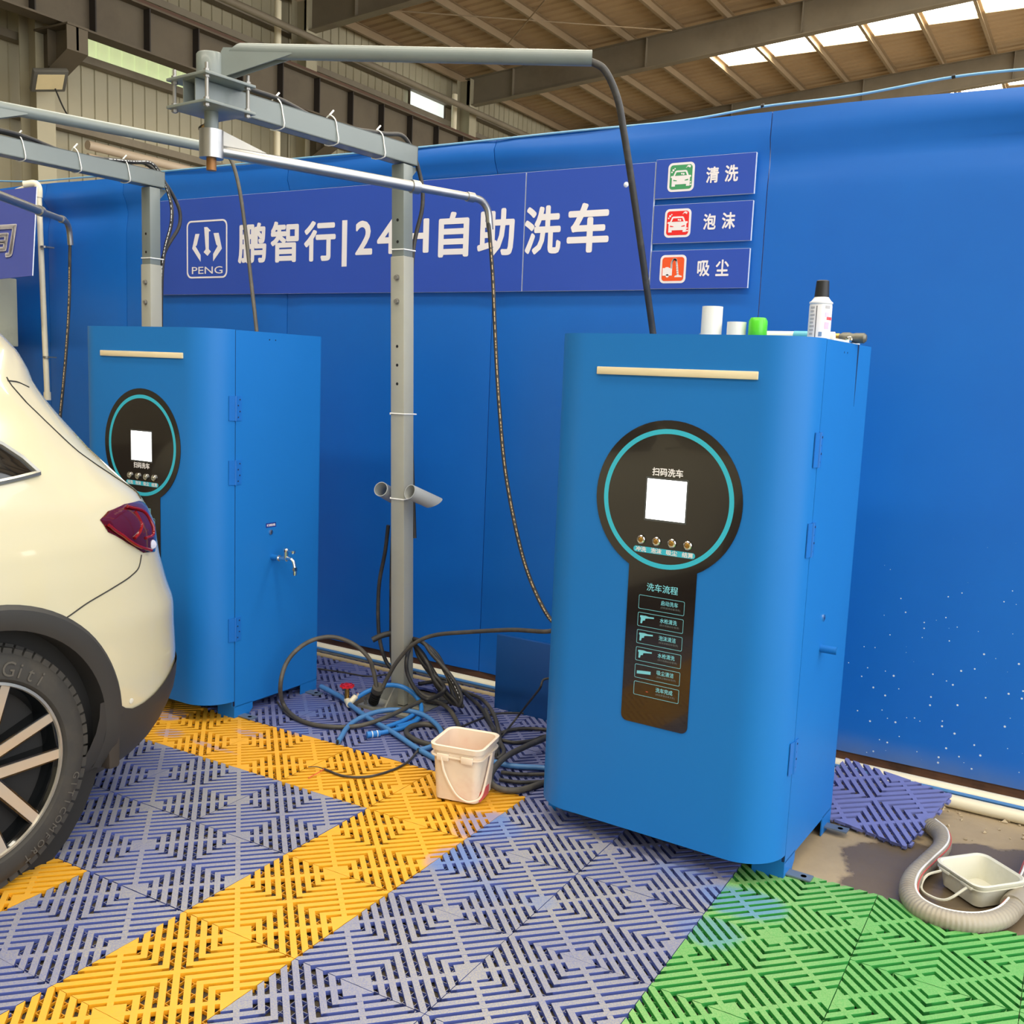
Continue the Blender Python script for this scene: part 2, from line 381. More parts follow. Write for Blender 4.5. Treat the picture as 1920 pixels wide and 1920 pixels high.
def tile_mat(name, base, dust, amt, kind):
    m = bpy.data.materials.new(name); m.use_nodes = True; t = NT(m); p = t.pos()
    geo = t.n('ShaderNodeNewGeometry'); sn = t.n('ShaderNodeSeparateXYZ'); t.l(geo.outputs['Normal'], sn.inputs[0])
    sp = t.n('ShaderNodeSeparateXYZ'); t.l(p, sp.inputs[0])
    up = t.ramp(sn.outputs[2], .6, .95)
    n1 = t.noise(p, 2.0, 5, .6); n2 = t.noise(p, 260, 2, .5); n3 = t.noise(p, 24, 5, .6)
    c = t.mix(n3, tuple(v*.88 for v in lin(base)[:3])+(1,), tuple(min(1, v*1.12) for v in lin(base)[:3])+(1,))
    if kind == 'blue':      # walked on dust: thick in the open bay, thin along the wall
        reg = t.math('MULTIPLY', t.ramp(sp.outputs[1], -.9, -1.7), t.math('ADD', t.math('MULTIPLY', t.ramp(sp.outputs[0], -2.6, -1.5), .45), .5))
        reg = t.math('ADD', reg, .46, True)
    elif kind == 'yellow': reg = t.math('ADD', t.math('MULTIPLY', t.ramp(sp.outputs[1], -1.5, -2.1), .35), .3)
    else: reg = t.math('ADD', t.math('MULTIPLY', t.ramp(sp.outputs[0], -.2, -.9), .25), .5)
    dm = t.math('MULTIPLY', t.math('MULTIPLY', up, reg), t.math('ADD', t.math('MULTIPLY', t.ramp(n1, .3, .7), .35), .65))
    dm = t.math('MULTIPLY', dm, t.math('ADD', t.math('MULTIPLY', t.ramp(n2, .35, .65), .5), .6), True)
    c = t.mix(t.math('MULTIPLY', dm, amt), c, lin(dust))
    # blue spray paint that missed the cabinets
    ov = None
    for cx, cy, rx, ry, st in SPRAY:
        ax = t.math('DIVIDE', t.math('SUBTRACT', sp.outputs[0], cx), rx); ay = t.math('DIVIDE', t.math('SUBTRACT', sp.outputs[1], cy), ry)
        d = t.math('ADD', t.math('ADD', t.math('MULTIPLY', ax, ax), t.math('MULTIPLY', ay, ay)), t.math('MULTIPLY', t.math('SUBTRACT', t.noise(p, 7, 4), .5), 1.6))
        k = t.math('MULTIPLY', t.ramp(d, 1.2, .3), st*.75)
        ov = k if ov is None else t.math('MAXIMUM', ov, k)
    c = t.mix(t.math('MULTIPLY', ov, up), c, lin((72, 116, 186)))
    t.l(c, t.b.inputs['Base Color']); t.b.inputs['Roughness'].default_value = .62
    t.bump(n2, .12, .001); return m
def gxy(px, py): v = onz(px, py); return v.x, v.y
SPRAY = []
for px, py, rx, ry, st in ((905, 1545, .10, .12, .9), (850, 1610, .09, .1, .85), (950, 1560, .06, .07, .7), (1390, 1690, .14, .1, .8), (1280, 1635, .1, .06, .5), (1330, 1745, .1, .08, .55),
                           (470, 1375, .09, .03, .6), (400, 1400, .14, .02, .5), (320, 1375, .07, .05, .7), (320, 1340, .08, .07, .8), (560, 1372, .05, .05, .6), (590, 1330, .16, .1, .35), (905, 1665, .1, .07, .4), (1010, 1690, .06, .05, .35)):
    SPRAY.append((*gxy(px, py), rx, ry, st))
m_tb = tile_mat('tile_blue', (76, 90, 158), (152, 149, 140), 1.0, 'blue')
m_ty = tile_mat('tile_yellow', (224, 160, 16), (186, 150, 76), .85, 'yellow')
m_tg = tile_mat('tile_green', (44, 146, 60), (150, 176, 116), 1.0, 'green')

def clip(poly, h):
    for ax, sg in ((0, 1), (0, -1), (1, 1), (1, -1)):
        out = []
        for i in range(len(poly)):
            a, b = poly[i], poly[(i+1) % len(poly)]; da, db = h-sg*a[ax], h-sg*b[ax]
            if da >= 0: out.append(a)
            if (da >= 0) != (db >= 0):
                k = da/(da-db); out.append((a[0]+(b[0]-a[0])*k, a[1]+(b[1]-a[1])*k))
        poly = out
        if len(poly) < 3: return None
    return poly
def tile_mesh():
    q = MB(); p = .4/math.sqrt(2)/2/5; w = .0082; H = .199; rt = math.sqrt(.5); cnt = [0]
    def rect(u0, u1, v0, v1, top=0.0, bot=-.012):
        poly = clip([((u-v)*rt, (u+v)*rt) for u, v in ((u0, v0), (u1, v0), (u1, v1), (u0, v1))], H)
        if not poly: return
        cnt[0] += 1; top -= .00004*(cnt[0] % 7); n = len(poly)
        q.add([(a, b, bot) for a, b in poly]+[(a, b, top) for a, b in poly], [tuple(range(n, 2*n))]+[(i, (i+1) % n, n+(i+1) % n, n+i) for i in range(n)])
    h = 5*p; L = 10*p
    rect(-L, L, -w, w, .0003); rect(-w, w, -L, L, .0002)
    for cu in (-h, h):
        for cv in (-h, h):
            rect(cu-w*.9, cu+w*.9, cv-h, cv+h, -.0003); rect(cu-h, cu+h, cv-w*.9, cv+w*.9, -.0004)
            rect(cu-p*1.3, cu+p*1.3, cv-p*1.3, cv+p*1.3, -.0006)
            for k in (2, 3, 4):
                e = k*p
                rect(cu-e-w, cu-e+w, cv-e-w, cv+e+w); rect(cu+e-w, cu+e+w, cv-e-w, cv+e+w)
                rect(cu-e-w, cu+e+w, cv-e-w, cv-e+w); rect(cu-e-w, cu+e+w, cv+e-w, cv+e+w)
    for k in range(-6, 7):
        a = k*.0308
        q.box(-.197, .197, a-.0009, a+.0009, -.018, -.009); q.box(a-.0009, a+.0009, -.197, .197, -.018, -.010)
    # interlock loops under the rim
    for k in range(-2, 3):
        q.box(k*.08-.012, k*.08+.012, .196, .207, -.017, -.008); q.box(.196, .207, k*.08-.012, k*.08+.012, -.017, -.008)
    return q.mesh('tile', m_tb, 0)
TM = tile_mesh()
TO, TTH = Vector((-2.038, -1.4764, 0)), .014
def put_tile(i, j, m):
    o = link('tile', TM, floor); c, s = math.cos(TTH), math.sin(TTH); a, b = (i+.5)*.4, (j+.5)*.4
    o.location = (TO.x+c*a-s*b, TO.y+s*a+c*b, random.uniform(-.0008, .0006)); o.rotation_euler = (random.uniform(-.002, .002), random.uniform(-.002, .002), TTH)
    o.material_slots[0].link = 'OBJECT'; o.material_slots[0].material = m
for i in range(-8, 3):
    for j in range(-6, 4):
        if (i, j) == (-2, 2): continue
        m = m_tb
        if (i == 0 and j <= 0) or (j == 0 and i <= 0): m = m_ty
        if i <= -2 and j == -3: m = m_ty
        put_tile(i, j, m)
for i in range(3, 7):
    for j in range(-6, 1): put_tile(i, j, m_tg)

# ================================================================== signs on the blue wall
m_sign = mat('sign_blue', (44, 78, 176), .38, var=.06, scale=1.5)
m_edge = mat('sign_core', (214, 222, 236), .5)
m_white = mat('print_white', (232, 228, 230), .5, var=.02)
SY = -.022
def board(name, label, x0, x1, z0, z1, y0=SY, th=.014):
    t = thing(name, label, 'sign', ((x0+x1)/2, y0, z0))
    hw = (x1-x0)/2
    q = MB(); q.box(-hw, hw, .001, th, 0, z1-z0); q.build('core', m_edge, t, 0)
    q = MB(); q.box(-hw+.001, hw-.001, 0, .001, .001, z1-z0-.001); q.build('face', m_sign, t, 0)
    return t, (x0+x1)/2, z0
def lettering(t, ox, oz, items, m=None, h=.0012, name='lettering', weight=.03):
    for s, x0, x1, z0, z1 in items:
        q = MB(); put_text(q, s, x0-ox, x1-ox, z0-oz, z1-oz, h, XZ, weight); q.build(name, m or m_white, t, 0)
ZB_, ZT_ = 1.868, 2.394
t, ox, oz = board('wall_sign', 'long blue wall sign with the white bird logo and the number 24', -4.79, -2.367, ZB_, ZT_)
lettering(t, ox, oz, [('鹏', -4.169, -3.959, 2.03, 2.243), ('智', -3.928, -3.728, 2.03, 2.243), ('行', -3.691, -3.477, 2.03, 2.235),
                      ('2', -3.348, -3.239, 2.055, 2.222), ('4', -3.209, -3.084, 2.055, 2.222), ('H', -3.047, -2.894, 2.055, 2.216),
                      ('自', -2.838, -2.664, 2.03, 2.24), ('助', -2.616, -2.416, 2.03, 2.243)])
q = MB(); q.box(-3.435-ox, -3.403-ox, -.0014, 0, 2.0-oz, 2.229-oz); q.build('lettering', m_white, t, 0)
# logo
def L(u, v): return (-4.572+.32*u-ox, 1.957+.316*v-oz)
q = MB(); ro = rrect(*L(0, 0)[:1], L(1, 0)[0], L(0, 0)[1], L(0, 1)[1], .035); ri = rrect(L(0, 0)[0]+.009, L(1, 0)[0]-.009, L(0, 0)[1]+.009, L(0, 1)[1]-.009, .028)
outline(q, ro, ri, 0, .0014, XZ); q.build('logo_frame', m_white, t, 0)
for pts in ([(.22, .77), (.32, .77), (.25, .575), (.22, .555), (.345, .405), (.345, .29), (.14, .52)],
            [(.44, .88), (.51, .88), (.60, .81), (.55, .80), (.55, .50), (.60, .455), (.52, .385), (.425, .45), (.475, .50)],
            [(.67, .77), (.79, .77), (.87, .50), (.66, .29), (.66, .415), (.77, .545), (.735, .575)]):
    q = MB(); q.prism([L(*p) for p in pts][::-1], 0, .0014, XZ); q.build('logo_mark', m_white, t, 0, fix=True)
q = MB(); put_text(q, 'PENG', L(.13, 0)[0], L(.89, 0)[0], L(0, .075)[1], L(0, .2)[1], .0014, XZ, .006); q.build('lettering', m_white, t, 0)
t, ox, oz = board('wall_sign', 'blue wall sign panel with two white characters joining the long sign', -2.363, -1.739, ZB_, ZT_)
lettering(t, ox, oz, [('洗', -2.363, -2.174, 2.03, 2.243), ('车', -2.144, -1.939, 2.032, 2.245)])
q = MB(); q.lathe([(0, .004), (.008, .003), (.012, 0)], 10, Matrix.Translation((-1.87-ox, 0, 2.31-oz)) @ Matrix.Rotation(PI/2, 4, 'X')); q.build('screw', m_edge, t)
icon_white = m_white
def icon(t, ox, oz, cx, cz, s, m, kind):
    h = s/2
    q = MB(); q.prism(rrect(cx-h-ox, cx+h-ox, cz-h-oz, cz+h-oz, s*.17), 0, .0008, XZ); q.build('icon_border', m_white, t, 0)
    k = h*.84
    q = MB(); q.prism(rrect(cx-k-ox, cx+k-ox, cz-k-oz, cz+k-oz, s*.11), .0008, .0014, XZ); q.build('icon_field', m, t, 0)
    def P(pts): return [(cx-ox+u*h, cz-oz+v*h) for u, v in pts]
    def ad(pts, z0=.0014, z1=.002, mm=None, nm='icon_mark'): q = MB(); q.prism(P(pts), z0, z1, XZ); q.build(nm, mm or m_white, t, 0, fix=True)
    def disc(u, v, r, mm=None, z=(.0014, .002)): ad([(u+r*math.cos(a*PI/5), v+r*math.sin(a*PI/5)) for a in range(10)], *z, mm)
    if kind == 'car':
        ad([(-.68, -.64), (-.42, -.64), (-.42, -.5), (.42, -.5), (.42, -.64), (.68, -.64), (.68, -.05), (.78, .0), (.74, .1), (.58, .1), (.44, .42), (.34, .46), (-.34, .46), (-.44, .42), (-.58, .1), (-.74, .1), (-.78, 0), (-.68, -.05)])
        ad([(-.46, .1), (.46, .1), (.34, .34), (-.34, .34)], .002, .0024, m, 'icon_window')
        for sg in (-1, 1): ad([(sg*.56, -.16), (sg*.3, -.22), (sg*.3, -.27), (sg*.56, -.25)][::sg], .002, .0024, m, 'icon_lamp')
        ad([(.4, .72), (.55, .8), (.72, .74), (.66, .6), (.55, .66)]); ad([(.36, .6), (.48, .68), (.46, .7), (.34, .63)])
        for u, v, r in ((-.7, .36, .06), (-.6, .5, .08), (-.48, .6, .05), (.74, -.38, .05), (.76, -.56, .06)): disc(u, v, r)
        for u, v, r in ((.06, .22, .06), (.2, .2, .07)): disc(u, v, r, None, (.0024, .0028))
    else:
        ad([(-.78, -.46), (-.05, -.46), (-.05, .08), (-.3, .08), (-.34, .14), (-.56, .14), (-.6, .08), (-.78, .08)])
        disc(-.4, -.48, .12)
        q = MB(); arc = [(-.12, .0), (-.1, .45), (.05, .68), (.2, .66), (.28, .4), (.42, -.5)]
        cr = cat_rom([(cx-ox+u*h, 0, cz-oz+v*h) for u, v in arc], 6)
        for a, b in zip(cr[:-1], cr[1:]):
            d = (b-a).normalized(); n_ = Vector((-d.z, 0, d.x))*h*.07
            pts = [a-n_-d*.001, b-n_+d*.001, b+n_+d*.001, a+n_-d*.001]; q.prism([(v.x, v.z) for v in pts], .0014, .0021, XZ)
        q.build('icon_mark', m_white, t, 0); ad([(.16, -.58), (.72, -.58), (.72, -.5), (.55, -.44), (.3, -.44), (.16, -.5)])
for nm, s, z0, z1, colr, kd, cx in (('green', '清洗', 2.243, ZT_+.008, (64, 150, 98), 'car', -1.622), ('red', '泡沫', 2.06, 2.217, (230, 36, 36), 'car', -1.625), ('orange', '吸尘', 1.873, 2.03, (232, 84, 34), 'vac', -1.634)):
    t, ox, oz = board('service_sign', 'small blue service sign with a %s %s icon and two characters' % (nm, 'car' if kd == 'car' else 'vacuum cleaner'), -1.735, -1.309, z0, z1, SY-(.001 if nm == 'green' else 0))
    zc = (z0+z1)/2+(.003 if nm == 'green' else .002)
    icon(t, ox, oz, cx, zc, .116, mat('icon_'+nm, colr, .5, var=.03), kd)
    sx = 0 if nm != 'orange' else -.013
    lettering(t, ox, oz, [(s[0], -1.513+sx, -1.459+sx, zc-.032, zc+.032), (s[1], -1.434+sx, -1.378+sx, zc-.032, zc+.034)])
# sign and electric box at the far left end of the wall
m_sgnL = mat('sign_faded', (74, 88, 172), .4, var=.1, scale=3, dirt=(66, 82, 140), dirt_amt=.5)
a, b, c_, d_ = ony(68, 350, -.33), ony(60, 517, -.43), ony(-140, 537, -.43), ony(-140, 372, -.33)
t = thing('hanging_sign', 'faded blue hanging sign with one white character by the white pipe frame', 'sign', b)
q = MB(); vs = [Vector(v)-b for v in (a, b, c_, d_)]; off = Vector((0, .008, 0))
q.add([*vs, *[v+off for v in vs]], [(0, 3, 2, 1), (4, 5, 6, 7), (0, 1, 5, 4), (1, 2, 6, 5), (2, 3, 7, 6), (3, 0, 4, 7)]); q.build('face', m_sgnL, t, 0, fix=True)
q = MB(); q.tube([vs[0]+off*.5, vs[1]+off*.5], .0035, 6); q.build('edge_trim', m_edge, t)
P0, P1 = ony(-34, 490, -.43), ony(34, 416, -.38)
q = MB(); put_text(q, '间', P0.x-b.x+.01, P1.x-b.x-.02, P0.z-b.z+.02, P1.z-b.z, 0, XZ, .03)
q.v = [(x, (-.43-b.y)+.1*((z+b.z-b.z)/(a.z-b.z))-.004, z) for x, y, z in q.v]; q.build('lettering', m_white, t, 0)
bx = ony(35, 650, -.12); bt = ony(33, 523, -.12)
t = thing('electric_box', 'beige steel electric box below the faded hanging sign', 'electric box', (bx.x-.3, -.22, bx.z))
q = MB(); q.bbox(-.3, .3, -.1, .1, 0, bt.z-bx.z, .006); q.build('housing', mat('box_beige', (196, 196, 168), .5, dirt=(150, 152, 128), dirt_amt=.5), t)
q = MB(); q.bbox(-.28, .28, -.106, -.1, .02, bt.z-bx.z-.02, .002); q.build('door', mat('box_beige', (196, 196, 168), .5), t)
q = MB(); q.lathe([(.012, 0), (.012, .01), (0, .012)], 12, Matrix.Translation((.22, -.106, .15)) @ Matrix.Rotation(PI/2, 4, 'X')); q.build('latch', mat('dark_steel', (60, 60, 58), .4, .6), t)
# white pipe frame
m_pvc = mat('white_pvc', (226, 218, 190), .35, var=.04)
pA, pB, pC = ony(72, 348, -.12), ony(89, 750, -.12), onz(-160, 432, 2.42)
t = thing('water_pipe', 'white plastic water pipe with an elbow standing before the blue wall', 'pipe', (pB.x, pB.y, pB.z))
q = MB(); q.tube([Vector((pA.x, pA.y, pA.z-.02))-pB, (0, 0, 0)], .017); q.build('upright', m_pvc, t)
e0 = pA-pB; q = MB(); q.tube(cat_rom([e0+Vector((0, 0, -.07)), e0+Vector((0, 0, -.015)), e0+Vector((-.02, -.012, .01)), e0+Vector((-.07, -.05, 0))], 5), .022); q.build('elbow', m_pvc, t)
q = MB(); q.tube([e0+Vector((-.02, -.01, .005)), ony(-90, 404, -.3)-pB], .017); q.build('crossbar', m_pvc, t)
q = MB(); q.cyl((0, 0, 0), (0, 0, .05), .022); q.build('coupling', m_pvc, t)
for zz in (.26, .93): q = MB(); q.cyl((0, 0, zz), (0, 0, zz+.012), .0215); q.box(-.004, .03, -.004, .05, zz+.002, zz+.01); q.build('pipe_clip', mat('clip_steel', (150, 150, 145), .35, .8), t)

# ================================================================== control cabinets
m_cab = mat('cabinet_blue', (26, 112, 188), .46, var=.05, scale=2.2, bump=.02, coat=.0, spec=.28)
m_cabd = mat('cabinet_gap', (10, 34, 74), .6)
m_hinge = mat('hinge_blue', (24, 104, 186), .4)
m_blk = mat('panel_black', (30, 25, 24), .13, var=.1, scale=4, coat=.4)
m_teal = mat('panel_teal', (52, 180, 206), .3, var=.03)
m_dteal = mat('print_teal', (120, 200, 216), .35)
m_chrome = mat('chrome', (226, 226, 222), .12, 1.0, var=.03)
m_brass = mat('brass', (190, 150, 80), .3, 1.0)
m_scr = mat('screen_white', (255, 255, 255), .4, emit=((255, 255, 255), 3.2), var=0)
m_strip = mat('wood_strip', (224, 208, 172), .6, var=.12, scale=14, scl=(1, 8, 8))
m_small = mat('print_grey', (96, 108, 110), .4)
CW, CR, CD, CZ, CB = .837, .139, .506, 1.623, .073
def cab_outline(o=0.0, n=10):
    pts = [(0-o*0, CD), (-CW, CD), (-CW, 0)]
    for k in range(n+1):
        a = PI/2*k/n; pts.append((-CW+CR*(1-math.cos(a)), -CR*math.sin(a)))
    for k in range(n+1):
        a = PI/2*k/n; pts.append((-CR+CR*math.sin(a), -CR*math.cos(a)))
    return pts
def cabinet(label, loc, rz, variant):
    t = thing('wash_cabinet', label, 'cabinet', loc, rz)
    q = MB(); n = 10; path = []
    for k in range(n+1): a = PI/2*k/n; path.append((-CW+CR*(1-math.cos(a)), -CR*math.sin(a)))
    for k in range(n+1): a = PI/2*k/n; path.append((-CR+CR*math.sin(a), -CR*math.cos(a)))
    th = .004; m_ = len(path)
    inner = [(-CW/2+(x+CW/2)*(1-2*th/CW), y+th if y < -1e-6 else y) for x, y in path]
    q.add([(x, y, z) for z in (CB, CZ) for x, y in path]+[(x, y, z) for z in (CB, CZ-.004) for x, y in inner],
          [(i, i+1, m_+i+1, m_+i) for i in range(m_-1)]+[(2*m_+i+1, 2*m_+i, 3*m_+i, 3*m_+i+1) for i in range(m_-1)]+[(i+1, i, 2*m_+i, 2*m_+i+1) for i in range(m_-1)]+[tuple(range(m_, 2*m_))])
    q.build('front_cover', m_cab, t, 50)
    q = MB(); q.box(-CW, -.004, .004, CD, .045, CZ-.002); q.box(-CW+.01, -.01, -.004, .004, .05, CZ-.003); q.build('body', m_cab, t, 0)
    q = MB(); q.box(-.008, 0, .0035, CD-.004, .045, CZ-.001); q.box(-.02, 0, CD-.003, CD, .045, CZ-.0015); q.build('side_door', m_cab, t, 0)
    q = MB(); q.box(-.02, -.0015, 0, .0036, .05, CZ-.004); q.build('door_gap', m_cabd, t, 0)
    q = MB(); q.box(-CW+.02, -.02, .02, CD-.02, .03, .046); q.build('underside', m_cabd, t, 0)
    for x0, x1, sx in ((-.1, -.004, -.004), (-CW, -CW+.1, -CW)):
        for y0, y1 in ((.0, .105), (.4, CD)):
            q = MB(); xx = (-.004, 0) if sx == -.004 else (-CW, -CW+.004)
            q.prism([(y0, 0), (y1-.02 if y0 == 0 else y1, 0), (y1, .02) if y0 == 0 else (y1, .0201), (y1, .05), (y0, .05)], xx[0], xx[1], YZ)
            q.box(x0, x1, *((0, .004) if y0 == 0 else (CD-.004, CD)), -.018, .05); q.box(*xx, y0, y1-.02 if y0 == 0 else y1, -.018, .001)
            q.build('leg', m_cab, t, 0)
    for x, y in ((.0, .02), (.0, .43)):
        q = MB(); q.box(x, x+.075, y, y+.04, .001, .006); q.build('anchor_tab', mat('tab_steel', (120, 135, 150), .45, .5), t, 0)
        q = MB(); q.lathe([(.009, .0064), (0, .0064)], 12, Matrix.Translation((x+.05, y+.02, 0))); q.build('bolt_hole', m_cabd, t)
    for z in (1.257, .995, .335):
        h = link('hinge', None, t); h.location = (0, 0, z)
        q = MB(); q.box(.0005, .003, .006, .034, 0, .1); q.build('leaf', m_hinge, h, 0)
        q = MB(); a1 = [(CR*math.sin(PI/2-.03-.2*k)-CR+.0015, -CR*math.cos(PI/2-.03-.2*k)) for k in range(2)]
        q.add([(x+dx, y, zz) for zz in (0, .1) for dx in (0, .0025) for x, y in a1], [(0, 1, 5, 4), (2, 6, 7, 3), (0, 4, 6, 2), (1, 3, 7, 5), (4, 5, 7, 6), (0, 2, 3, 1)]); q.build('leaf', m_hinge, h, 0, fix=True)
        q = MB(); q.cyl((.004, 0, -.001), (.004, 0, .101), .0045, 8); q.build('pin', m_hinge, h)
        for k in range(4):
            q = MB(); M = Matrix.Translation((.003, .024 if k % 2 else .015, .014+.024*k)) @ Matrix.Rotation(PI/2, 4, 'Y'); q.lathe([(.0032, 0), (.0032, .0012), (0, .002)], 8, M); q.build('screw', m_cabd, h)
    # label strip and control panel on the flat front
    y = -CR
    q = MB(); q.bbox(-.654, -.142, y-.007, y, 1.499, 1.522, .002); q.build('label_strip', m_strip, t)
    cx, cz, R = -.397, 1.134, .237
    ang0 = -PI/2+math.asin(.1115/R); pts = []
    for k in range(57):
        a = ang0+(2*PI-2*(ang0+PI/2))*k/56; pts.append((cx+R*math.cos(a), cz+R*math.sin(a)))
    x0, x1, zb = -.5075, -.2845, .428
    pts += [(x0, zb+.02)]+[(x0+.02-.02*math.cos(a*PI/8), zb+.02-.02*math.sin(a*PI/8)) for a in range(1, 5)]+[(x1-.02+.02*math.sin(a*PI/8), zb+.02-.02*math.cos(a*PI/8)) for a in range(5)]
    q = MB(); q.prism(pts, -y, -y+.0025, XZ); pn = q.build('control_panel', m_blk, t, 0, fix=True)
    hh = -y+.0026
    q = MB(); ro = [(cx+.211*math.cos(a*PI/48), cz+.211*math.sin(a*PI/48)) for a in range(96)]; ri = [(cx+.1965*math.cos(a*PI/48), cz+.1965*math.sin(a*PI/48)) for a in range(96)]
    outline(q, ro, ri, hh-.0004, hh, XZ); q.build('ring', m_teal, pn, 0)
    q = MB(); outline(q, rrect(-.468, -.330, 1.065, 1.199, .004), rrect(-.463, -.335, 1.071, 1.193, .001), hh-.0004, hh+.0004, XZ); q.build('screen_frame', mat('frame_grey', (70, 72, 72), .3), pn, 0)
    q = MB(); q.prism([(-.463, 1.071), (-.335, 1.071), (-.335, 1.193), (-.463, 1.193)], hh-.0004, hh, XZ); q.build('screen', m_scr, pn, 0)
    zt = 1.203 if variant == 'A' else 1.038
    q = MB(); put_text(q, '扫码洗车', -.449, -.349, zt, zt+.025, hh, XZ, .03); q.build('lettering', m_white, pn, 0)
    for k in range(4):
        bt = link('button', None, pn); bt.location = (-.472+.051*k, y-.0026, 1.005)
        q = MB(); q.lathe([(.0135, 0), (.0135, .005), (.0115, .007), (.0085, .0065)], 20, Matrix.Rotation(PI/2, 4, 'X')); q.build('bezel', m_chrome, bt)
        q = MB(); q.lathe([(.0085, .0062), (.006, .008), (0, .0082)], 16, Matrix.Rotation(PI/2, 4, 'X')); q.build('cap', m_brass if variant == 'A' else m_chrome, bt)
    q = MB(); q.prism(rrect(-.497, -.295, .966, .984, .0085), hh-.0003, hh, XZ); q.build('label_bar', m_teal, pn, 0)
    for k, s in enumerate(('冲洗', '泡沫', '吸尘', '结算')):
        q = MB(); xx = -.472+.051*k; put_text(q, s, xx-.018, xx+.018, .9675, .9835, hh+.0003, XZ, .03); q.build('lettering', m_white, pn, 0)
    if True:
        q = MB(); put_text(q, '洗车流程', -.445, -.342, .850, .8745, hh, XZ, .012); q.build('lettering', m_dteal, pn, 0)
        for k, (s, s2) in enumerate((('启动洗车', '(扫码启动设备洗车)'), ('水枪清洗', '(按水枪键启动/暂停)'), ('泡沫清洁', '(按泡沫键启动/暂停)'), ('水枪清洗', '(按水枪键启动/暂停)'), ('吸尘清洁', '(按吸尘键启动/暂停)'), ('洗车完成', '(按结算键结束洗车)'))):
            zt = .834-.0546*k; zb2 = zt-.0435
            q = MB(); outline(q, rrect(-.469, -.318, zb2, zt, .004, 3), rrect(-.4678, -.3192, zb2+.0012, zt-.0012, .003, 3), hh-.0003, hh, XZ); q.build('step_frame', m_small if False else m_dteal, pn, 0)
            q = MB(); put_text(q, s, -.395, -.339, zb2+.021, zb2+.036, hh, XZ, .012); q.build('lettering', m_dteal, pn, 0)
            q = MB(); put_text(q, s2, -.395, -.331, zb2+.010, zb2+.0175, hh, XZ, 0); q.build('lettering', m_small, pn, 0)
            def I(pp): return [(-.4615+.0475*u, zb2+.0435*v) for u, v in pp]
            if 1 <= k <= 3:
                q = MB(); q.prism(I([(.05, .22), (.16, .22), (.21, .42), (.36, .46), (.38, .60), (.6, .64), (.98, .68), (.98, .78), (.62, .76), (.4, .8), (.02, .78), (.0, .68), (.06, .6)]), hh-.0002, hh+.0002, XZ); q.build('step_icon', m_dteal, pn, 0, fix=True)
            if k == 4: q = MB(); q.prism(I([(0, .3), (.98, .4), (.98, .62), (.3, .56), (.0, .52)]), hh-.0002, hh+.0002, XZ); q.build('step_icon', m_dteal, pn, 0, fix=True)
            if k == 5: q = MB(); q.prism(I([(.7, .36), (.8, .34), (.9, .36), (.8, .39)]), hh-.0002, hh+.0002, XZ); q.build('step_icon', mat('icon_redmark', (220, 90, 70), .4), pn, 0)
    # right side fittings
    MX = Matrix.Rotation(PI/2, 4, 'Y')
    q = MB(); q.lathe([(.011, 0), (.011, .003), (.007, .004), (0, .0035)], 16, Matrix.Translation((0, .205, .775)) @ MX); q.build('lock', m_chrome, t)
    q = MB(); q.box(.003, .0042, .203, .207, .771, .779); q.build('keyhole', m_cabd, t, 0)
    for k in (0, 1): q = MB(); q.lathe([(.0032, .0004), (0, .0004)], 10, Matrix.Translation((0, .19+.035*k, 1.592)) @ MX); q.build('drill_hole', m_cabd, t)
    if variant == 'A':
        q = MB(); q.tube([(0, .2, .679), (.05, .2, .679)], .0125, 16, caps=False); q.lathe([(.0095, .0), (.0095, .03)], 16, Matrix.Translation((.021, .2, .679)) @ MX)
        q.lathe([(.0125, .05), (.0095, .05), (.0095, .02)], 16, Matrix.Translation((0, .2, .679)) @ MX); q.build('pipe_stub', m_cab, t)
        q = MB(); q.prism([(.348, 1.43), (.353, CZ-.001), (.338, CZ-.001)], -.001, .0007, YZ); q.build('bent_slot', m_cabd, t, 0)
    else:
        tp = link('water_tap', None, t); tp.location = (0, .215, .665)
        q = MB(); q.cyl((0, 0, 0), (.035, 0, 0), .012); q.build('nipple', m_cab, tp)
        q = MB(); q.cyl((.035, 0, 0), (.042, 0, 0), .014, 6); q.cyl((.042, 0, 0), (.085, 0, 0), .009); q.tube(cat_rom([(.075, 0, .002), (.1, 0, .006), (.122, 0, -.004), (.132, 0, -.03)], 6), .0085)
        q.cyl((.132, 0, -.03), (.132, 0, -.042), .012, 8); q.cyl((.132, 0, -.042), (.132, 0, -.062), .0085); q.cyl((.132, 0, -.05), (.132, 0, -.053), .0105); q.build('spout', m_chrome, tp)
        q = MB(); q.cyl((.08, 0, .005), (.08, 0, .035), .0105); q.lathe([(.013, 0), (.014, .008), (.009, .014), (0, .015)], 12, Matrix.Translation((.08, 0, .034))); q.build('bonnet', m_chrome, tp)
        q = MB(); q.bbox(.078, .125, -.006, .006, .034, .042, .002); q.lathe([(.006, 0), (.01, .004), (.01, .012), (.006, .014)], 12, Matrix.Translation((.122, 0, .03))); q.build('handle', m_chrome, tp)
        q = MB(); q.box(0, .0008, .176, .236, .797, .816); q.build('label_plate', mat('label_navy', (28, 44, 130), .4), t, 0)
        q = MB(); put_text(q, '关门前请拔出钥匙', .181, .231, .801, .812, .001, YZ, .03); q.build('lettering', m_white, t, 0)
    return t
cabinet('blue wash cabinet with spray can and pipe offcuts on its top', (-.708, -1.1232, 0), -.0417, 'A')
cabinet('blue wash cabinet with a chrome water tap, beside the white car', (-3.0501, -1.1138, 0), -.0107, 'B')

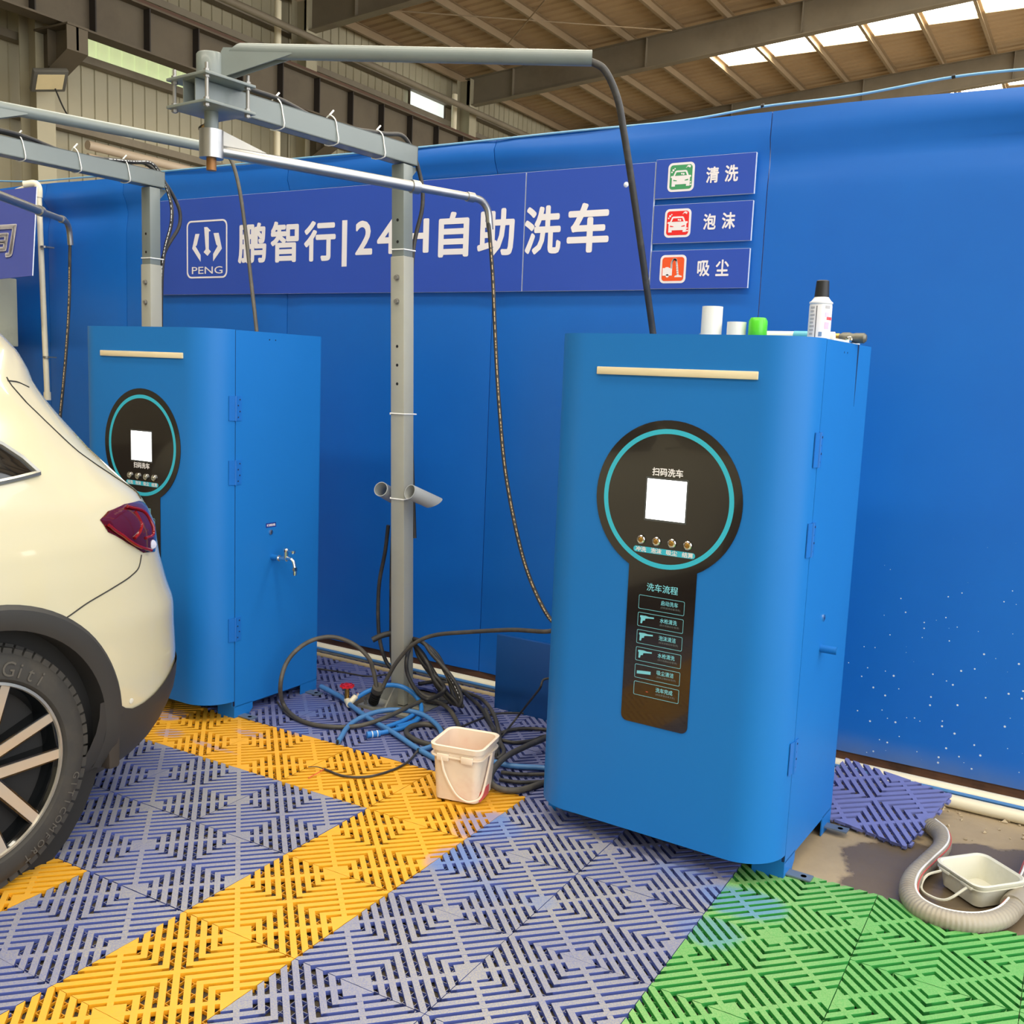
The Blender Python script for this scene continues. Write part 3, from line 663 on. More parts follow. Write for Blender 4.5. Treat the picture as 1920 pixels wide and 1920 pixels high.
# small dark box against the wall behind the spray-can cabinet
a = onz(926, 1334, -.018); bx_t = ony(925, 1188, a.y)
t = thing('steel_panel', 'dark blue steel sheet standing upright behind the spray-can cabinet', 'panel', (a.x, a.y, -.018))
q = MB(); q.bbox(0, .45, 0, .02, 0, bx_t.z+.018, .003); q.build('sheet', mat('box_blue', (14, 74, 142), .5, var=.08, scale=4), t)
for k in (.03, .42): q = MB(); q.box(k, k+.03, .018, .1, 0, .012); q.box(k, k+.03, .018, .03, 0, .12); q.build('foot', m_cabd, t, 0)

# ================================================================== jib posts with swing arms
m_grey = mat('grey_paint', (118, 126, 122), .38, var=.06, scale=5, dirt=(104, 106, 98), dirt_amt=.3, coat=.1)
m_post = mat('post_paint', (160, 160, 148), .42, var=.05, scale=5, dirt=(140, 138, 124), dirt_amt=.3)
m_greyw = mat('grey_worn', (146, 146, 136), .5, var=.15, scale=9, dirt=(110, 92, 70), dirt_amt=.5)
m_tie = mat('zip_tie', (238, 238, 234), .4)
m_bolt = mat('zinc_bolt', (150, 148, 142), .4, .6)
m_zinc = mat('zinc_pipe', (168, 168, 166), .3, .85, var=.12, scale=20)
m_rustp = mat('rust_edge', (128, 88, 62), .7, var=.4, scale=20)
m_grip = mat('plug_black', (22, 22, 22), .5)
m_hole = mat('bolt_hole', (16, 16, 16), .8)
def jib(label, base, top, head, up_end, low_end, holders):
    """post foot, post head, jib head centre, ends of the upper and lower swing arms (world)"""
    base, top, head, up_end, low_end = map(Vector, (base, top, head, up_end, low_end))
    t = thing('hose_jib', label, 'jib crane', base)
    ax = (top-base).normalized(); xa = Vector((1, 0, 0)); xa = (xa-ax*xa.dot(ax)).normalized(); ya = ax.cross(xa)
    PF = frame((0, 0, 0), xa, ya, ax); L = (top-base).length
    q = MB(); q.box(-.15, .15, -.13, .13, -.016, -.004); q.build('base_plate', m_greyw, t, 0)
    for sx, sy in ((1, 0), (-1, 0), (0, 1), (0, -1)):
        q = MB(); M = Matrix.Rotation(math.atan2(sy, sx), 4, 'Z') @ Matrix(((1, 0, 0, 0), (0, 0, -1, 0), (0, 1, 0, 0), (0, 0, 0, 1)))
        q.prism([(.036, -.004), (.125, -.004), (.125, .012), (.05, .1), (.036, .1)], -.004, .004, M); q.build('gusset', m_greyw, t, 0)
    for sx in (-1, 1):
        for sy in (-1, 1): q = MB(); q.cyl((sx*.125, sy*.105, -.004), (sx*.125, sy*.105, .012), .009, 6); q.cyl((sx*.125, sy*.105, 0), (sx*.125, sy*.105, .03), .005, 8); q.build('anchor_bolt', m_bolt, t)
    zs = 1.97
    q = MB(); q.bbox(-.036, .036, -.036, .036, 0, zs, .004, PF); q.build('lower_post', m_post, t)
    q = MB(); q.bbox(-.0325, .0325, -.0325, .0325, zs-.1, L-.01, .004, PF); q.build('upper_post', m_grey, t)
    def facey(z, r, m, nm, h=.0):   # bolt or hole on the -Y face
        q = MB(); w = .036 if z < zs else .0325
        if h: q.cyl(PF @ Vector((0, -w, z)), PF @ Vector((0, -w-h, z)), r, 6); q.cyl(PF @ Vector((0, -w, z)), PF @ Vector((0, -w-.002, z)), r*1.3, 12)
        else: q.cyl(PF @ Vector((0, -w+.002, z)), PF @ Vector((0, -w-.0006, z)), r, 12)
        q.build(nm, m, t)
    for z in (1.43, 1.51, 1.59, 2.03, 2.12): facey(z, .0065, m_hole, 'bolt_hole')
    for z in (1.78, 1.88): facey(z, .010, m_bolt, 'bolt', .012)
    for z in (.93, 1.3, 2.0):
        w = .0375 if z < zs else .034; q = MB(); c = [(-w, -w), (w, -w), (w, w+.014), (-w, w+.014), (-w, -w)]
        q.tube([PF @ Vector((x, y, z+random.uniform(-.003, .003))) for x, y in c], .0028, 6); q.build('zip_tie', m_tie, t)
    # beam
    hd = head-base; bt = top-base; d = Vector((hd.x-bt.x, hd.y-bt.y, 0)); bl = d.length; d.normalize(); s_ = Vector((-d.y, d.x, 0)); up = Vector((0, 0, 1))
    zb = 2.355-base.z; BF = frame((bt.x, bt.y, zb), d, s_, up)
    q = MB(); w = .034; th = .004; x0, x1 = -.06, bl+.09
    for a in ((-w, w, 0, th), (-w, w, .076, .08), (-w, -w+th, 0, .08), (w-th, w, 0, .08)): q.box(x0, x1, *a, BF)
    q.box(x0, x0+.004, -w, w, 0, .08, BF); q.box(bl-.12, bl-.115, -w+.004, w-.004, .004, .076, BF); q.build('beam', m_grey, t, 0)
    q = MB(); q.prism([(.034, 0), (.034, -.07), (.1, 0)], -.004, .004, BF @ Matrix(((-1, 0, 0, 0), (0, 0, 1, 0), (0, 1, 0, 0), (0, 0, 0, 1)))); q.build('bracket', m_grey, t, 0, fix=True)
    for f in (.15, .42, .7):
        q = MB(); x = bl*f; w2 = w+.002
        q.tube(cat_rom([BF @ Vector(p) for p in ((x, -w2, .04), (x, -w2, -.0015), (x, w2, -.0015), (x+.006, w2, .05), (x+.016, w2, .083), (x+.012, .0, .104), (x+.004, -w2, .083), (x, -w2, .04))], 3), .0026, 6)
        q.tube([BF @ Vector((x+.012, 0, .104)), BF @ Vector((x-.004, .006, .125))], .0036, 6); q.build('zip_tie', m_tie, t)
    # clamp plates
    for z, dz in ((2.345-base.z, .010), (2.435-base.z, .010)):
        q = MB(); HF = frame((hd.x, hd.y, z), d, s_, up); q.bbox(-.105, .105, -.108, .108, 0, dz, .002, HF); q.build('clamp_plate', m_grey, t)
    HF = frame((hd.x, hd.y, 0), d, s_, up); zl, zu = 2.345-base.z, 2.445-base.z
    for sx in (-1, 1):
        for sy in (-1, 1):
            q = MB(); c = HF @ Vector((sx*.085, sy*.088, 0))
            q.cyl((c.x, c.y, zl-.012), (c.x, c.y, zu+.03), .0065, 8)
            for z in (zl-.01, zl+.01, zu-.018, zu): q.cyl((c.x, c.y, z), (c.x, c.y, z+.009), .011, 6)
            q.build('clamp_bolt', m_bolt, t)
    # upper bearing and arm
    c = Vector((hd.x, hd.y, 0)); za = 2.548-base.z
    q = MB(); q.lathe([(.03, zu), (.03, zu+.02)], 20, Matrix.Translation(c)); q.build('swivel', mat('dark_steel', (60, 60, 58), .4, .6), t)
    q = MB(); q.lathe([(.034, zu+.022), (.05, zu+.012), (.05, zu+.085), (.046, zu+.09), (0, zu+.09)], 28, Matrix.Translation(c)); q.build('bearing', m_grey, t)
    e = up_end-base; dr = Vector((e.x-hd.x, e.y-hd.y, 0)); al = dr.length; dr.normalize(); s2 = Vector((-dr.y, dr.x, 0)); r = .0255
    AF = frame((hd.x, hd.y, za), dr, s2, up)
    q = MB(); n = 20; v = []
    for x in ('a', 'b', 'c'):
        for k in range(n):
            a = 2*PI*k/n; zz = r*math.sin(a); xx = {'a': .05+.035*(zz/r+1)*.8, 'b': .2, 'c': al}[x]; v.append(tuple(AF @ Vector((xx, r*math.cos(a), zz))))
    q.add(v, [(i*n+k, i*n+(k+1) % n, (i+1)*n+(k+1) % n, (i+1)*n+k) for i in range(2) for k in range(n)]+[tuple(range(n))[::-1], tuple(range(2*n, 3*n))]); q.build('upper_arm', m_grey, t)
    q = MB(); M = AF @ Matrix(((1, 0, 0, 0), (0, 0, -1, 0), (0, 1, 0, 0), (0, 0, 0, 1)))
    for o in (-.024, .018): q.prism([(.042, -.085), (.055, -.09), (.29, -.012), (.27, .004), (.05, .004), (.042, -.01)], o, o+.006, M)
    q.build('arm_gusset', m_grey, t, 0, fix=True)
    # lower spindle, swivel and arm
    zc = 2.235-base.z
    q = MB(); q.lathe([(.024, zc+.05), (.024, zl)], 20, Matrix.Translation(c)); q.build('spindle', m_grey, t)
    q = MB(); q.lathe([(.036, zc-.045), (.041, zc-.045), (.041, zc+.05), (.024, zc+.052)], 28, Matrix.Translation(c)); q.build('bearing', m_zinc, t)
    q = MB(); q.lathe([(.017, zc-.085), (.017, zc-.04)], 16, Matrix.Translation(c)); q.build('swivel', mat('rust_brass', (140, 98, 56), .5, .6, var=.2, scale=30), t)
    M2 = Matrix.Translation(c) @ Matrix.Rotation(2.75, 4, 'Z')
    q = MB(); q.cyl(M2 @ Vector((.02, 0, zc+.075)), M2 @ Vector((.075, 0, zc+.072)), .0095, 10); q.build('hose_fitting', m_brass, t)
    q = MB(); q.cyl(M2 @ Vector((.03, 0, zc+.075)), M2 @ Vector((.04, 0, zc+.0745)), .0125, 10); q.cyl(M2 @ Vector((.075, 0, zc+.072)), M2 @ Vector((.1, 0, zc+.071)), .011, 10); q.build('hose_clamp', m_grip, t)
    e = low_end-base; dr = Vector((e.x-hd.x, e.y-hd.y, 0)); al = dr.length; dr.normalize(); s2 = Vector((-dr.y, dr.x, 0)); zl2 = low_end.z-base.z
    AF = frame((hd.x, hd.y, zl2), dr, s2, up)
    q = MB(); q.cyl(AF @ Vector((.035, 0, 0)), AF @ Vector((al-.30, 0, 0)), .0215, 20); q.build('lower_arm', m_zinc, t)
    q = MB(); q.cyl(AF @ Vector((al-.31, 0, 0)), AF @ Vector((al-.275, 0, 0)), .0265, 20); q.build('coupling', m_zinc, t)
    q = MB(); q.cyl(AF @ Vector((al-.3, 0, 0)), AF @ Vector((al, 0, 0)), .0165, 18); q.build('arm_extension', m_zinc, t)
    q = MB(); q.cyl(AF @ Vector((al-.03, 0, 0)), AF @ Vector((al+.005, 0, 0)), .0205, 18); q.build('coupling', m_zinc, t)
    q = MB(); q.tube(cat_rom([AF @ Vector(p) for p in ((al, 0, 0), (al+.05, 0, -.008), (al+.085, 0, -.045), (al+.1, 0, -.12))], 6), .0155, 16); q.build('elbow', m_zinc, t)
    q = MB(); M = AF @ Matrix(((1, 0, 0, 0), (0, 0, -1, 0), (0, 1, 0, 0), (0, 0, 0, 1))); q.prism([(.04, .012), (.22, .016), (.2, .024), (.04, .07)], -.003, .003, M); q.build('arm_gusset', mat('raw_plate', (186, 182, 172), .5, .3, var=.1, scale=20), t, 0, fix=True)
    for (px, py), (qx, qy), yy in holders:
        a_ = ony(px, py, yy)-base; b_ = ony(qx, qy, yy+.13)-base
        d_ = (b_-a_).normalized(); q = MB(); n = 24; u_ = d_.cross(up).normalized(); w_ = u_.cross(d_); Lh = .15
        def ring(rr, o, sl=0): return [tuple(a_+d_*(o+sl*math.cos(2*PI*k/n))+(u_*math.sin(2*PI*k/n)+w_*math.cos(2*PI*k/n))*rr) for k in range(n)]
        R1, R2 = .033, .030
        vs = ring(R1, 0)+ring(R1, Lh, .03)+ring(R2, Lh, .03)+ring(R2, 0)
        q.add(vs, [(i*n+k, ((i+1) % 4)*n+k, ((i+1) % 4)*n+(k+1) % n, i*n+(k+1) % n) for i in range(4) for k in range(n)]); q.build('gun_holder', mat('holder_grey', (168, 170, 166), .35), t, fix=True)
    return t
HEAD = (-2.775, -1.49, 2.4)
jib('grey hose jib whose post carries two grey gun holder tubes', (-2.612, -.52, 0), (-2.685, -.52, 2.36), HEAD, (-1.612, -.898, 2.548), (-2.395, -.41, 2.22),
    (((714, 917), (740, 932), -.56), ((768, 922), (812, 942), -.6)))
HEAD2 = (-4.317, -1.49, 2.4)
jib('grey hose jib standing behind the cabinet with the tap', (-4.266, -.52, 0), (-4.266, -.52, 2.36), HEAD2, (-3.965, -.37, 2.548), (-4.945, -.539, 2.22), ())

# ------------------------------------------------------------------ hoses and cables
def hose_mat(name, c, tick=None, rough=.55, dust=(120, 112, 98), da=.5):
    return mat(name, c, rough, var=.15, scale=14, dirt=dust, dirt_amt=da, bump=.05)
m_hose = hose_mat('hose_black', (44, 43, 42), da=.35)
m_hosed = hose_mat('hose_dusty', (70, 67, 60), da=.5)
m_bluep = mat('hose_blue', (48, 128, 206), .32, var=.08, scale=6)
m_bluepd = mat('hose_blue_dull', (76, 128, 182), .4, var=.1, scale=6)
def hose(label, pts, r, m, name='pressure_hose', cat='hose', n=10, sub=8, group=None, ends=None):
    P = cat_rom(pts, sub); o = MB().tube(P, r, n).build(name, m); tag(o, label, cat, group)
    return o, P
def print_marks(o, P, f0, f1, r, m):
    """row of printed dashes along the outside of a hose, towards the open bay"""
    q = MB(); L = [0]
    for a, b in zip(P[:-1], P[1:]): L.append(L[-1]+(b-a).length)
    def pt(s):
        for i in range(len(L)-1):
            if L[i+1] >= s: return P[i].lerp(P[i+1], (s-L[i])/max(1e-6, L[i+1]-L[i])), (P[i+1]-P[i]).normalized()
        return P[-1], (P[-1]-P[-2]).normalized()
    s = L[-1]*f0
    while s < L[-1]*f1:
        l = random.choice((.008, .012, .02)); a, d = pt(s); b, _ = pt(s+l)
        v = Vector((.55, -.8, 0)); v = (v-d*v.dot(d)).normalized(); w = d.cross(v)*.0016
        q.add([a+v*(r+.0003)-w, b+v*(r+.0003)-w, b+v*(r+.0003)+w, a+v*(r+.0003)+w], [(0, 1, 2, 3)]); s += l+random.choice((.004, .006, .014))
    return q.build('print_marks', m, o, 0)
m_print = mat('print_tan', (206, 176, 128), .6)
# right jib: vacuum hose from the upper arm into the spray-can cabinet, and pressure hose from the lower arm
UE = Vector((-1.612, -.898, 2.548))
dU = (UE-Vector((-2.775, -1.49, 2.548))).normalized()
hose('thick black hose from the upper swing arm down behind the spray-can cabinet', [UE-dU*.05, UE+dU*.0+Vector((0, 0, -.012)), ony(1135, 133, -.87), ony(1158, 185, -.83), ony(1170, 250, -.8), ony(1185, 345, -.75), ony(1203, 470, -.68), ony(1224, 622, -.57), ony(1226, 640, -.56)], .0125, m_hose, n=12)
LE = Vector((-2.395, -.41, 2.22)); dL = (LE-Vector((-2.775, -1.49, 2.22))).normalized()
o, P = hose('black hose with tan printing from the lower swing arm elbow to the cabinet', [LE+dL*.098+Vector((0, 0, -.11)), ony(917, 425, -.33), ony(924, 520, -.34), ony(929, 640, -.36), ony(936, 760, -.4), ony(950, 900, -.48), ony(985, 1060, -.6), ony(1036, 1165, -.72), Vector((-1.66, -.78, .66)), Vector((-1.53, -.84, .62))], .0085, m_hose, n=12)
print_marks(o, P, .05, .85, .0085, m_print)
# hose from the upper bearing along the beam and down behind the post
def beam_hose(label, head, top, base, r, off, m, lowz, marks=False, bulge=.05):
    h, tp, b_ = Vector(head), Vector(top), Vector(base); d = (tp-h); d.z = 0; d.normalize(); s_ = Vector((-d.y, d.x, 0))
    pts = [h+Vector((0, 0, .07))+d*.05+s_*off, h+d*.16+s_*off+Vector((0, 0, .058)), h+d*.3+s_*off+Vector((0, 0, .045+r)), h.lerp(tp, .55)+s_*off+Vector((0, 0, .036+r)), tp-d*.14+s_*off+Vector((0, 0, .08+r)), tp+d*.0+s_*off+Vector((0, 0, .10)),
           tp+d*(.075+bulge)+s_*off+Vector((0, 0, -.02)), tp+d*(.08+bulge*1.4)+s_*off+Vector((.012, 0, -.16)), tp.lerp(b_, .17)+d*(.05+r)+s_*off*.4, tp.lerp(b_, .4)+d*(.038+r)+s_*off*.4, Vector((b_.x, b_.y, lowz))+d*(.04+r)+s_*off*.4]
    o, P = hose(label, pts, r, m, n=10)
    if marks: print_marks(o, P, .3, .75, r, m_tie)
beam_hose('black hose strapped along the beam of the jib with the gun holders', HEAD, (-2.685, -.52, 2.36), (-2.612, -.52, 0), .009, -.012, m_hose, .75, bulge=.02)
beam_hose('black hose strapped along the beam of the jib behind the tap cabinet', HEAD2, (-4.266, -.52, 2.36), (-4.266, -.52, 0), .009, -.024, m_hose, 1.2, True, bulge=.012)
beam_hose('second black hose strapped along the beam of the jib behind the tap cabinet', HEAD2, (-4.266, -.52, 2.36), (-4.266, -.52, 0), .009, .016, m_hose, 1.2, bulge=.07)
# left jib hoses
E2 = Vector((-3.965, -.37, 2.548))
hose('black hose hanging from the upper arm of the jib behind the tap cabinet', [E2+Vector((-.02, -.05, -.01)), E2+Vector((.01, .02, -.012)), ony(433, 300, -.33), ony(448, 350, -.35), ony(460, 430, -.38), ony(470, 520, -.45), ony(481, 618, -.52), ony(486, 680, -.55)], .0095, m_hosed)
e3 = Vector((-4.945, -.539, 2.22)); d3 = (e3-Vector((HEAD2[0], HEAD2[1], 2.22))).normalized()
o, P = hose('black printed hose hanging from the lower jib arm beside the car', [e3+d3*.098+Vector((0, 0, -.11)), ony(131, 470, -.46), ony(130, 560, -.47), ony(124, 660, -.5), ony(114, 770, -.55), ony(100, 900, -.6)], .0085, m_hose)
print_marks(o, P, .1, .9, .0085, m_print)
# cable along the top of the wall
m_cabl = mat('cable_pale_blue', (120, 176, 214), .4)
hose('pale blue cable run along the top edge of the blue wall', [ony(-60, 338, .0), ony(60, 340, 0), ony(150, 333, 0), ony(300, 322, -.012), ony(560, 297, -.012), ony(780, 277, -.012), ony(1075, 246, -.012), ony(1280, 226, .02), ony(1430, 200, .05), ony(1600, 179, .05), ony(1790, 144, .05), ony(1960, 126, .05)], .005, m_cabl, 'cable', 'cable', 8)
for px, py in ((1430, 199), (1788, 144)):
    p = ony(px, py, .05); q = MB(); q.cyl(p+Vector((-.006, 0, 0)), p+Vector((.006, 0, .002)), .008, 8); tag(q.build('cable_tie', m_grip), 'black tie clip around the pale blue wall cable', 'clip', 'tie clips on the wall cable')
# pipes lying along the foot of the wall
m_beige = mat('ribbed_conduit', (176, 158, 120), .6, var=.1, scale=8)
hose('white plastic pipe lying along the foot of the blue wall', [(-7, -.10, .01), (-3.6, -.10, .012), (-2, -.105, .012), (-.6, -.11, .012), (2.5, -.13, .012)], .028, m_pvc, 'floor_pipe', 'pipe', 14, 2)
hose('thin blue water pipe lying against the white pipe at the wall foot', [(-7, -.135, .02), (-3.6, -.136, .021), (-2, -.14, .022), (-.6, -.146, .022), (2.5, -.168, .022)], .0075, m_bluepd, 'floor_pipe', 'pipe', 8, 2)
hose('dusty ribbed conduit lying before the white pipe at the wall foot', [(-7, -.17, -.004), (-3.6, -.172, .0), (-3.0, -.178, .0), (-2.2, -.18, .0)], .013, m_beige, 'floor_conduit', 'pipe', 10, 3)
hose('second white plastic pipe lying before the blue water pipe', [(-1.2, -.19, .006), (-.6, -.192, .006), (2.5, -.215, .006)], .024, m_pvc, 'floor_pipe', 'pipe', 14, 2)

# ================================================================== white car backed into the bay
CA = math.radians(92); c_r = Vector((math.cos(CA), math.sin(CA), 0)); c_n = Vector((math.sin(CA), -math.cos(CA), 0))
CO = Vector((-2.50, -2.55, 0))-c_n*.90
car = thing('white_car', 'white sport utility car backed into the bay beside the tap cabinet', 'car', (CO.x, CO.y, 0), CA)
WZ = [(.18, .80), (.25, .87), (.35, .905), (.5, .92), (.7, .93), (.85, .928), (.95, .918), (1.05, .895), (1.15, .865), (1.25, .825), (1.4, .755), (1.5, .70), (1.58, .64), (1.64, .55), (1.68, .36), (1.69, .02)]
SRZ = [(.18, .90), (.25, .92), (.3, .945), (.4, .98), (.5, .98), (.6, .97), (.68, .965), (.75, .935), (.85, .905), (.95, .895), (1.0, .875), (1.05, .845), (1.1, .785), (1.2, .685), (1.3, .605), (1.4, .535), (1.45, .525), (1.5, .5), (1.55, .46), (1.6, .40), (1.66, .2), (1.69, -.3)]
SFZ = [(.18, -3.3), (.3, -3.42), (.6, -3.45), (.8, -3.4), (.92, -3.25), (.98, -2.95), (1.04, -2.35), (1.08, -2.05), (1.3, -1.72), (1.5, -1.38), (1.6, -1.12), (1.66, -.85), (1.69, -.5)]
def tab(T, z): return float(np.interp(z, [a for a, b in T], [b for a, b in T]))
CM, CA_ = 3.6, 1.0
def side_n(s, z):
    sr, sf, w = tab(SRZ, z), tab(SFZ, z), tab(WZ, z)
    A = min(CA_, (sr-sf)*.45)
    if s > sr-A: k = min(1, (s-sr+A)/A); return w*(1-k**CM)**(1/CM)
    if s < sf+A: k = min(1, (sf+A-s)/A); return w*(1-k**CM)**(1/CM)
    return w
def surf(u, z, off=0.0):     # u 0..1 rear quarter, 1..2 straight side, 2..3 front quarter; local car frame
    sr, sf, w = tab(SRZ, z), tab(SFZ, z), tab(WZ, z)
    A = min(CA_, (sr-sf)*.45)
    if u <= 1: t = u*PI/2; s, n = sr-A+A*abs(math.cos(t))**(2/CM), w*abs(math.sin(t))**(2/CM)
    elif u <= 2: s, n = (sr-A)+((sf+A)-(sr-A))*(u-1), w
    else: t = (3-u)*PI/2; s, n = sf+A-A*abs(math.cos(t))**(2/CM), w*abs(math.sin(t))**(2/CM)
    if off:
        e = 1e-3; a = Vector(surf(max(0, u-e), z)); b = Vector(surf(min(3, u+e), z)); c = Vector(surf(u, z-.004)); d = Vector(surf(u, z+.004))
        nn = (b-a).cross(d-c).normalized(); 
        if nn.dot(Vector((s+1.2, -n, 0))) < 0: nn = -nn
        return tuple(Vector((s, -n, z))+nn*off)
    return (s, -n, z)
m_car = mat('car_white', (194, 186, 156), .16, var=.01, coat=.7)
m_plast = mat('car_plastic', (46, 45, 43), .55, var=.1, scale=8)
m_dark = mat('wheel_well', (20, 19, 18), .8)
m_glass = mat('car_glass', (14, 16, 17), .06, coat=.5)
m_gap = mat('car_gap', (34, 32, 30), .7)
us = [1-(1-k/44)**1.0 for k in range(45)]; us = sorted(set([round((k/60)**.75, 4) for k in range(61)]+[1+k/70 for k in range(1, 71)]+[2+k/30 for k in range(1, 31)]))
zs_ = list(np.arange(.30, 1.08, .026))+list(np.arange(1.08, 1.62, .03))+[1.63, 1.65, 1.665, 1.68, 1.69]
AX, AZ, AR = (0.0, -2.65), .355, .425
def loft(zs, sides=(1, -1), cut=True, off=0.0):
    q = MB()
    for sg in sides:
        base = len(q.v); W_ = len(us)
        for z in zs:
            for u in us:
                s, n, zz = surf(u, z); q.v.append((s, n*sg, zz))
        for j in range(len(zs)-1):
            for i in range(W_-1):
                f = [base+j*W_+i, base+j*W_+i+1, base+(j+1)*W_+i+1, base+(j+1)*W_+i]
                cs = sum(q.v[k][0] for k in f)/4; cz = sum(q.v[k][2] for k in f)/4; cn = abs(sum(q.v[k][1] for k in f)/4)
                if cut and cn > .55 and any((cs-a)**2+(cz-AZ)**2 < AR**2 for a in AX): continue
                q.f.append(tuple(f if sg < 0 else f[::-1]))
    return q
o = loft(zs_).build('body', m_car, car, 50, fix=True)
o = loft([.18, .2, .23, .26, .29, .305], off=.0).build('lower_trim', m_plast, car, 50, fix=True)
# black skirt climbing to the rear corner
def bandpts(z_lo, z_hi, u0, u1, off, nz=6, nu=40):
    q = MB(); G = []
    for j in range(nz+1):
        for i in range(nu+1):
            u = u0+(u1-u0)*i/nu; a, b = z_lo(u), z_hi(u); G.append(surf(u, a+(b-a)*j/nz, off))
    q.add(G, [(j*(nu+1)+i, (j+1)*(nu+1)+i, (j+1)*(nu+1)+i+1, j*(nu+1)+i+1) for j in range(nz) for i in range(nu)]); return q
# pixel of the photograph -> (u, z) on the visible flank
_U, _Z = np.meshgrid(np.linspace(.02, 1.5, 420), np.linspace(.2, 1.66, 300))
_P = np.array([surf(float(u), float(z)) for u, z in zip(_U.ravel(), _Z.ravel())])
_Wd = np.array([CO.x, CO.y, 0])+_P[:, :1]*np.array(c_r)+(-_P[:, 1:2])*np.array(c_n)+_P[:, 2:]*np.array([0, 0, 1])
_Q = proj(_Wd)
_dep = np.linalg.norm(_Wd-CAM, axis=1)
def p2s(px, py):
    d = np.hypot(_Q[:, 0]-px, _Q[:, 1]-py); ok = d < d.min()+3; k = np.where(ok)[0]; k = k[_dep[k].argmin()]; return float(_U.ravel()[k]), float(_Z.ravel()[k])
def line_on(pts, off=.0008, r=.0022, m=None, name='panel_gap'):
    UV = [p2s(*p) for p in pts]; P = cat_rom([Vector((u, z, 0)) for u, z in UV], 8)
    q = MB(); q.tube([surf(v.x, v.y, off) for v in P], r, 6); return q.build(name, m or m_gap, car)
def patch(UV, off0, off1, rings=6, sub=4):
    P = [Vector((u, z, 0)) for u, z in UV]; P = [v for a, b in zip(P, P[1:]+P[:1]) for v in [a.lerp(b, k/sub) for k in range(sub)]]
    c = sum(P, Vector())/len(P); n = len(P); q = MB(); G = []
    for r in range(rings+1):
        f = 1-r/rings*.999; o = off0+(off1-off0)*math.sqrt(max(0, 1-f*f))
        G += [surf(*(c+(v-c)*f)[:2], o) for v in P]
    q.add(G, [(r*n+k, r*n+(k+1) % n, (r+1)*n+(k+1) % n, (r+1)*n+k) for r in range(rings) for k in range(n)]); return q
SK = sorted(p2s(*p) for p in ((212, 1312), (226, 1324), (244, 1330), (268, 1318), (292, 1298), (312, 1272), (326, 1246)))
SK = [(0.0, SK[0][1]+.01)]+SK
q = bandpts(lambda u: .19, lambda u: float(np.interp(u, [a for a, b in SK], [b for a, b in SK])), .0, SK[-1][0]+.03, .006); q.build('rear_skirt', m_plast, car, fix=True)
for ax in AX:
    for sg in (-1, 1):
        q = MB(); G = []; na = 48; a0, a1 = -.28, PI+.28
        prof = ((.405, -.09), (.405, .006), (.43, .016), (.462, .014), (.474, .002), (.474, -.02))
        for R, o in prof:
            for k in range(na+1):
                a = a0+(a1-a0)*k/na; s, z = ax+R*math.cos(a), AZ+R*math.sin(a)
                G.append((s, sg*(side_n(s, max(.18, z))+o), max(.15, z)))
        q.add(G, [(j*(na+1)+k, (j+1)*(na+1)+k, (j+1)*(na+1)+k+1, j*(na+1)+k+1) for j in range(len(prof)-1) for k in range(na)]); q.build('arch_trim', m_plast, car, 35, fix=True)
        q = MB(); n = 32; q.lathe([(.44, .02), (.44, .58), (.001, .58)], n, Matrix.Translation((ax, -sg*-.86, AZ)) @ Matrix.Rotation(PI/2*sg, 4, 'X')); q.build('wheel_well', m_dark, car, fix=True)
# glazing
def wl(T, z): return tab(T, z)
def swin(s0, s1, z0, z1, name):      # side glass from (s,z) corner list
    pass
def s2u(s, z):
    sr, sf = tab(SRZ, z), tab(SFZ, z); A = min(CA_, (sr-sf)*.45)
    if s > sr-A: return 2/PI*math.acos(min(1, ((s-sr+A)/A))**(CM/2))
    return 1+(s-(sr-A))/((sf+A)-(sr-A))
tip = p2s(74, 886); lowm = p2s(2, 902); upm = p2s(2, 830); mid = p2s(42, 857)
for nm, poly in (('quarter', [tip, lowm, (s2u(-.25, 1.12), 1.12), (s2u(-.25, 1.42), 1.42), upm, mid]),
                 ('rear', [(s2u(-.30, 1.12), 1.12), (s2u(-1.05, 1.09), 1.09), (s2u(-1.05, 1.52), 1.52), (s2u(-.30, 1.44), 1.44)]),
                 ('front', [(s2u(-1.11, 1.09), 1.09), (s2u(-1.85, 1.08), 1.08), (s2u(-1.5, 1.38), 1.38), (s2u(-1.11, 1.52), 1.52)])):
    patch(poly, .003, .004, 4, 6).build('side_window', m_glass, car, fix=True)
    P = [surf(*(Vector((*a, 0)).lerp(Vector((*b, 0)), k/6))[:2], .004) for a, b in zip(poly, poly[1:]+poly[:1]) for k in range(6)]
    MB().tube(P+[P[0]], .009 if nm == 'quarter' else .006, 6).build('window_trim', mat('trim_grey', (150, 148, 138), .25, .7), car)
q = bandpts(lambda u: 1.1, lambda u: 1.36, .0, .3, .003, 6, 20); o = q.build('rear_glass', m_glass, car, fix=True)
q = bandpts(lambda u: 1.12, lambda u: 1.58, 2.45, 3.0, .003, 8, 20); q.build('windscreen', m_glass, car, fix=True)
